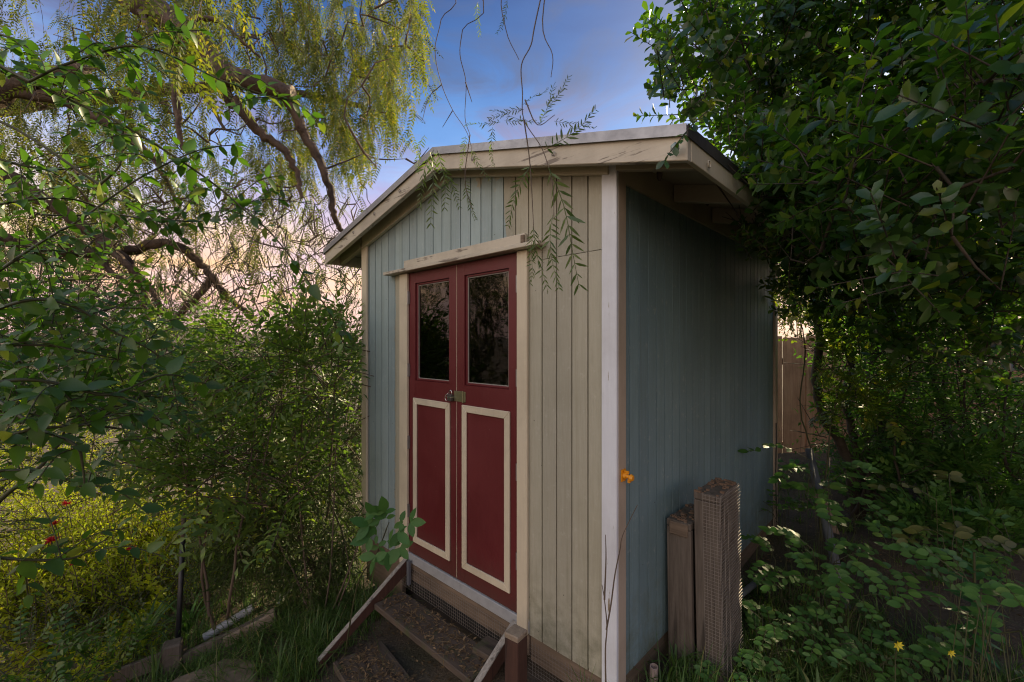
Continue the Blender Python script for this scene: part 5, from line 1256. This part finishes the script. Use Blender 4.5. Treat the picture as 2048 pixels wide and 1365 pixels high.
# ------------------------------------------------------------------ grass and litter
def blades(name, label, spots, mat, cat='grass'):
    """spots: (px,py,d, rx, ry, n, hmin, hmax)"""
    Vs = []; Fs = []; c0 = 0
    for (cx, cy_, rx, ry, n, h0, h1, lean) in spots:
        nc = max(3, n // 16); kx = cx + rng.normal(size=nc) * rx; ky = cy_ + rng.normal(size=nc) * ry; ci = rng.integers(0, nc, n); cs = rng.uniform(.45, 1.15, nc)[ci]; ca_ = rng.random(nc)[ci] * 6.2832
        x = kx[ci] + rng.normal(size=n) * .028; y = ky[ci] + rng.normal(size=n) * .028; z = ground_z(x, y) - .01
        p = np.stack([x, y, z], 1); ok = ~blocked(p + (0, 0, .03)); cs, ca_ = cs[ok], ca_[ok]; x, y = x[ok], y[ok]; p = p[ok]; s, t_ = shed_st(x, y); ok = ~((s > .62) & (s < 1.75) & (t_ < -.02) & (t_ > -.72)) & (y > .5); p = p[ok]; cs, ca_ = cs[ok], ca_[ok]; n = len(p)
        h = rng.uniform(h0, h1, n) * cs; a = ca_ + rng.normal(size=n) * 1.1; ln = rng.uniform(.1, 1., n) * lean
        dr = np.stack([np.cos(a), np.sin(a), 0 * a], 1); sd_ = np.stack([-np.sin(a), np.cos(a), 0 * a], 1); w_ = (rng.uniform(.0014, .0036, n) * (1 + 1.2 * (rng.random(n) < .08)))[:, None]
        V = []
        for t, wf in ((0, 1), (.4, .9), (.75, .6), (1, .12)):
            q = p + dr * (ln * h * t * t)[:, None] + np.array((0, 0, 1.)) * (h * (t - .45 * ln * t * t))[:, None]; V += [q - sd_ * w_ * wf, q + sd_ * w_ * wf]
        V = np.stack(V, 1); i = np.arange(n)[:, None] * 8
        Fq = np.concatenate([i + np.array([[k, k + 1, k + 3, k + 2]]) for k in (0, 2, 4)]); Vs.append(V.reshape(-1, 3)); Fs.append(Fq + c0); c0 += n * 8
    o = link(name, mesh_np(name, np.concatenate(Vs), [np.concatenate(Fs)], True), mat, kind='stuff'); o['label'] = label; o['category'] = cat; return o
def w2(px, py, d): p = P(px, py, d); return p[0], p[1]
blades('grass', 'green grass growing round the shed and down the bank', [
    (1.25, 2.2, .25, .15, 1100, .06, .26, 1.2), (1.9, 2.2, .5, .3, 2000, .06, .30, 1.1), (2.0, 2.7, .4, .3, 1200, .06, .26, 1.1), (1.55, 2.7, .2, .3, 700, .06, .22, 1.1), (1.75, 3.2, .3, .5, 1500, .06, .22, 1.1), (1.2, 2.75, .1, .2, 300, .06, .2, 1.1), (.98, 2.36, .08, .08, 160, .1, .3, .9), (2.6, 2.2, .5, .4, 600, .06, .28, 1.1), (.9, 2.2, .16, .12, 260, .12, .34, .8), (.55, 1.98, .18, .08, 300, .15, .34, .8), (.25, 2.12, .14, .08, 160, .1, .3, .7),
    (3.2, 3.8, .8, .8, 900, .06, .2, 1.0), (2.7, 5.2, .5, .7, 1300, .06, .2, 1.0), (4.4, 4.0, .8, .8, 700, .1, .26, .9),
    (-1.65, 3.2, .28, .24, 1500, .10, .32, 1.75), (-1.42, 3.6, .18, .3, 1000, .12, .34, 1.5), (-2.0, 2.95, .25, .15, 700, .08, .2, 1.8), (-1.35, 2.95, .12, .2, 700, .1, .3, 1.1), (-1.05, 3.45, .12, .12, 500, .12, .36, 1.1), (-2.5, 3.5, .3, .3, 700, .15, .40, .9), (-3.0, 3.0, .4, .4, 600, .1, .3, 1.0), (-1.0, 2.3, .4, .1, 150, .05, .18, 1.0)], M['grass'])
# strap-leaved tufts left of the edging
def tuft(label, px, py, d, n, h, mat, wd=.011):
    c = P(px, py, d); c[2] = gz(c[0], c[1]); e = thing('strap_plant', label, 'plant', tuple(c), 0, 'strap-leaved tufts'); q = NP()
    for i in range(n):
        a = rng.random() * 6.2832; hh = h * rng.uniform(.6, 1.1); le = rng.uniform(.3, 1.1); t = np.linspace(0, 1, 7)
        c_ = np.stack([math.cos(a) * le * hh * t ** 1.6, math.sin(a) * le * hh * t ** 1.6, hh * (t - .5 * le * t ** 3)], 1); sd_ = np.array((-math.sin(a), math.cos(a), 0)); w_ = wd * np.sin(math.pi * np.clip(t * .85 + .12, 0, 1))[:, None]
        V = np.stack([c_ - sd_ * w_, c_ + np.array((0, 0, -.003)), c_ + sd_ * w_], 1).reshape(-1, 3); k = np.arange(6)[:, None] * 3
        Fq = np.concatenate([k + np.array([[0, 1, 4, 3]]), k + np.array([[1, 2, 5, 4]])])
        link('leaf', mesh_np('strap_leaf', V, [Fq], True), mat, e)
tuft('strap-leaved tuft behind the black stake', 375, 1270, 3.45, 22, .40, M['lf_low']); tuft('strap-leaved tuft left of the black stake', 290, 1290, 3.35, 18, .42, M['grass']); tuft('strap-leaved tuft in front of the wooden trays', 1350, 1345, 2.42, 16, .26, M['grass'], .007)
tuft('broad strap-leaved tuft lying at the bottom edge right of the stub pipe', 1640, 1400, 2.1, 14, .34, M['grass'], .012)
# litter: dead leaves, straw and chips
n = 5200
x = np.concatenate([np.concatenate([rng.uniform(.6, 4.5, 1500), rng.normal(1.95, .3, 1100)]), rng.uniform(-3.5, .2, 2600)]); y = np.concatenate([rng.uniform(1.8, 6, 2600), rng.uniform(2.0, 4.2, 2600)])
z = ground_z(x, y) + .006; s, t_ = shed_st(x, y)
for (s0, s1, t0, t1, zz) in ((.72, 1.72, -.30, -.09, ZT), (1.0, 1.6, -.66, -.40, -.285)):
    k = 480; ss = rng.uniform(s0, s1, k); tt = rng.uniform(t0, t1, k); pts = CORN + ss[:, None] * UL + tt[:, None] * UR
    x = np.append(x, pts[:, 0]); y = np.append(y, pts[:, 1]); z = np.append(z, np.full(k, zz + .004))
p = np.stack([x, y, z], 1); ok = ~blocked(p); p = p[ok]; n = len(p)
a = rng.random(n) * 6.2832; d = np.stack([np.cos(a), np.sin(a), rng.normal(size=n) * .2], 1)
V, Fq = leaf_lo(.42, .25, -.15); W, Fa = scatter(V, Fq, frames(p, d, np.tile((0, 0, 1.), (n, 1)) + rng.normal(size=(n, 3)) * .25, rng.uniform(.012, .045, n) * np.where(np.arange(n) > n - 930, .8, 1)))
Vs, Fs = leaf_lo(.04, .2, .1); sel = rng.random(n) < .45; W2, Fa2 = scatter(Vs, Fs, frames(p[sel] + (0, 0, .006), d[sel][:, [1, 0, 2]], np.tile((0, 0, 1.), (sel.sum(), 1)), rng.uniform(.04, .12, sel.sum())))
o = link('leaf_litter', mesh_np('leaf_litter', np.concatenate([W, W2]), [np.concatenate([Fa, Fa2 + len(W)])]), M['litter'], kind='stuff'); o['label'] = 'dead leaves, straw and chips strewn on the ground and steps'; o['category'] = 'leaf litter'
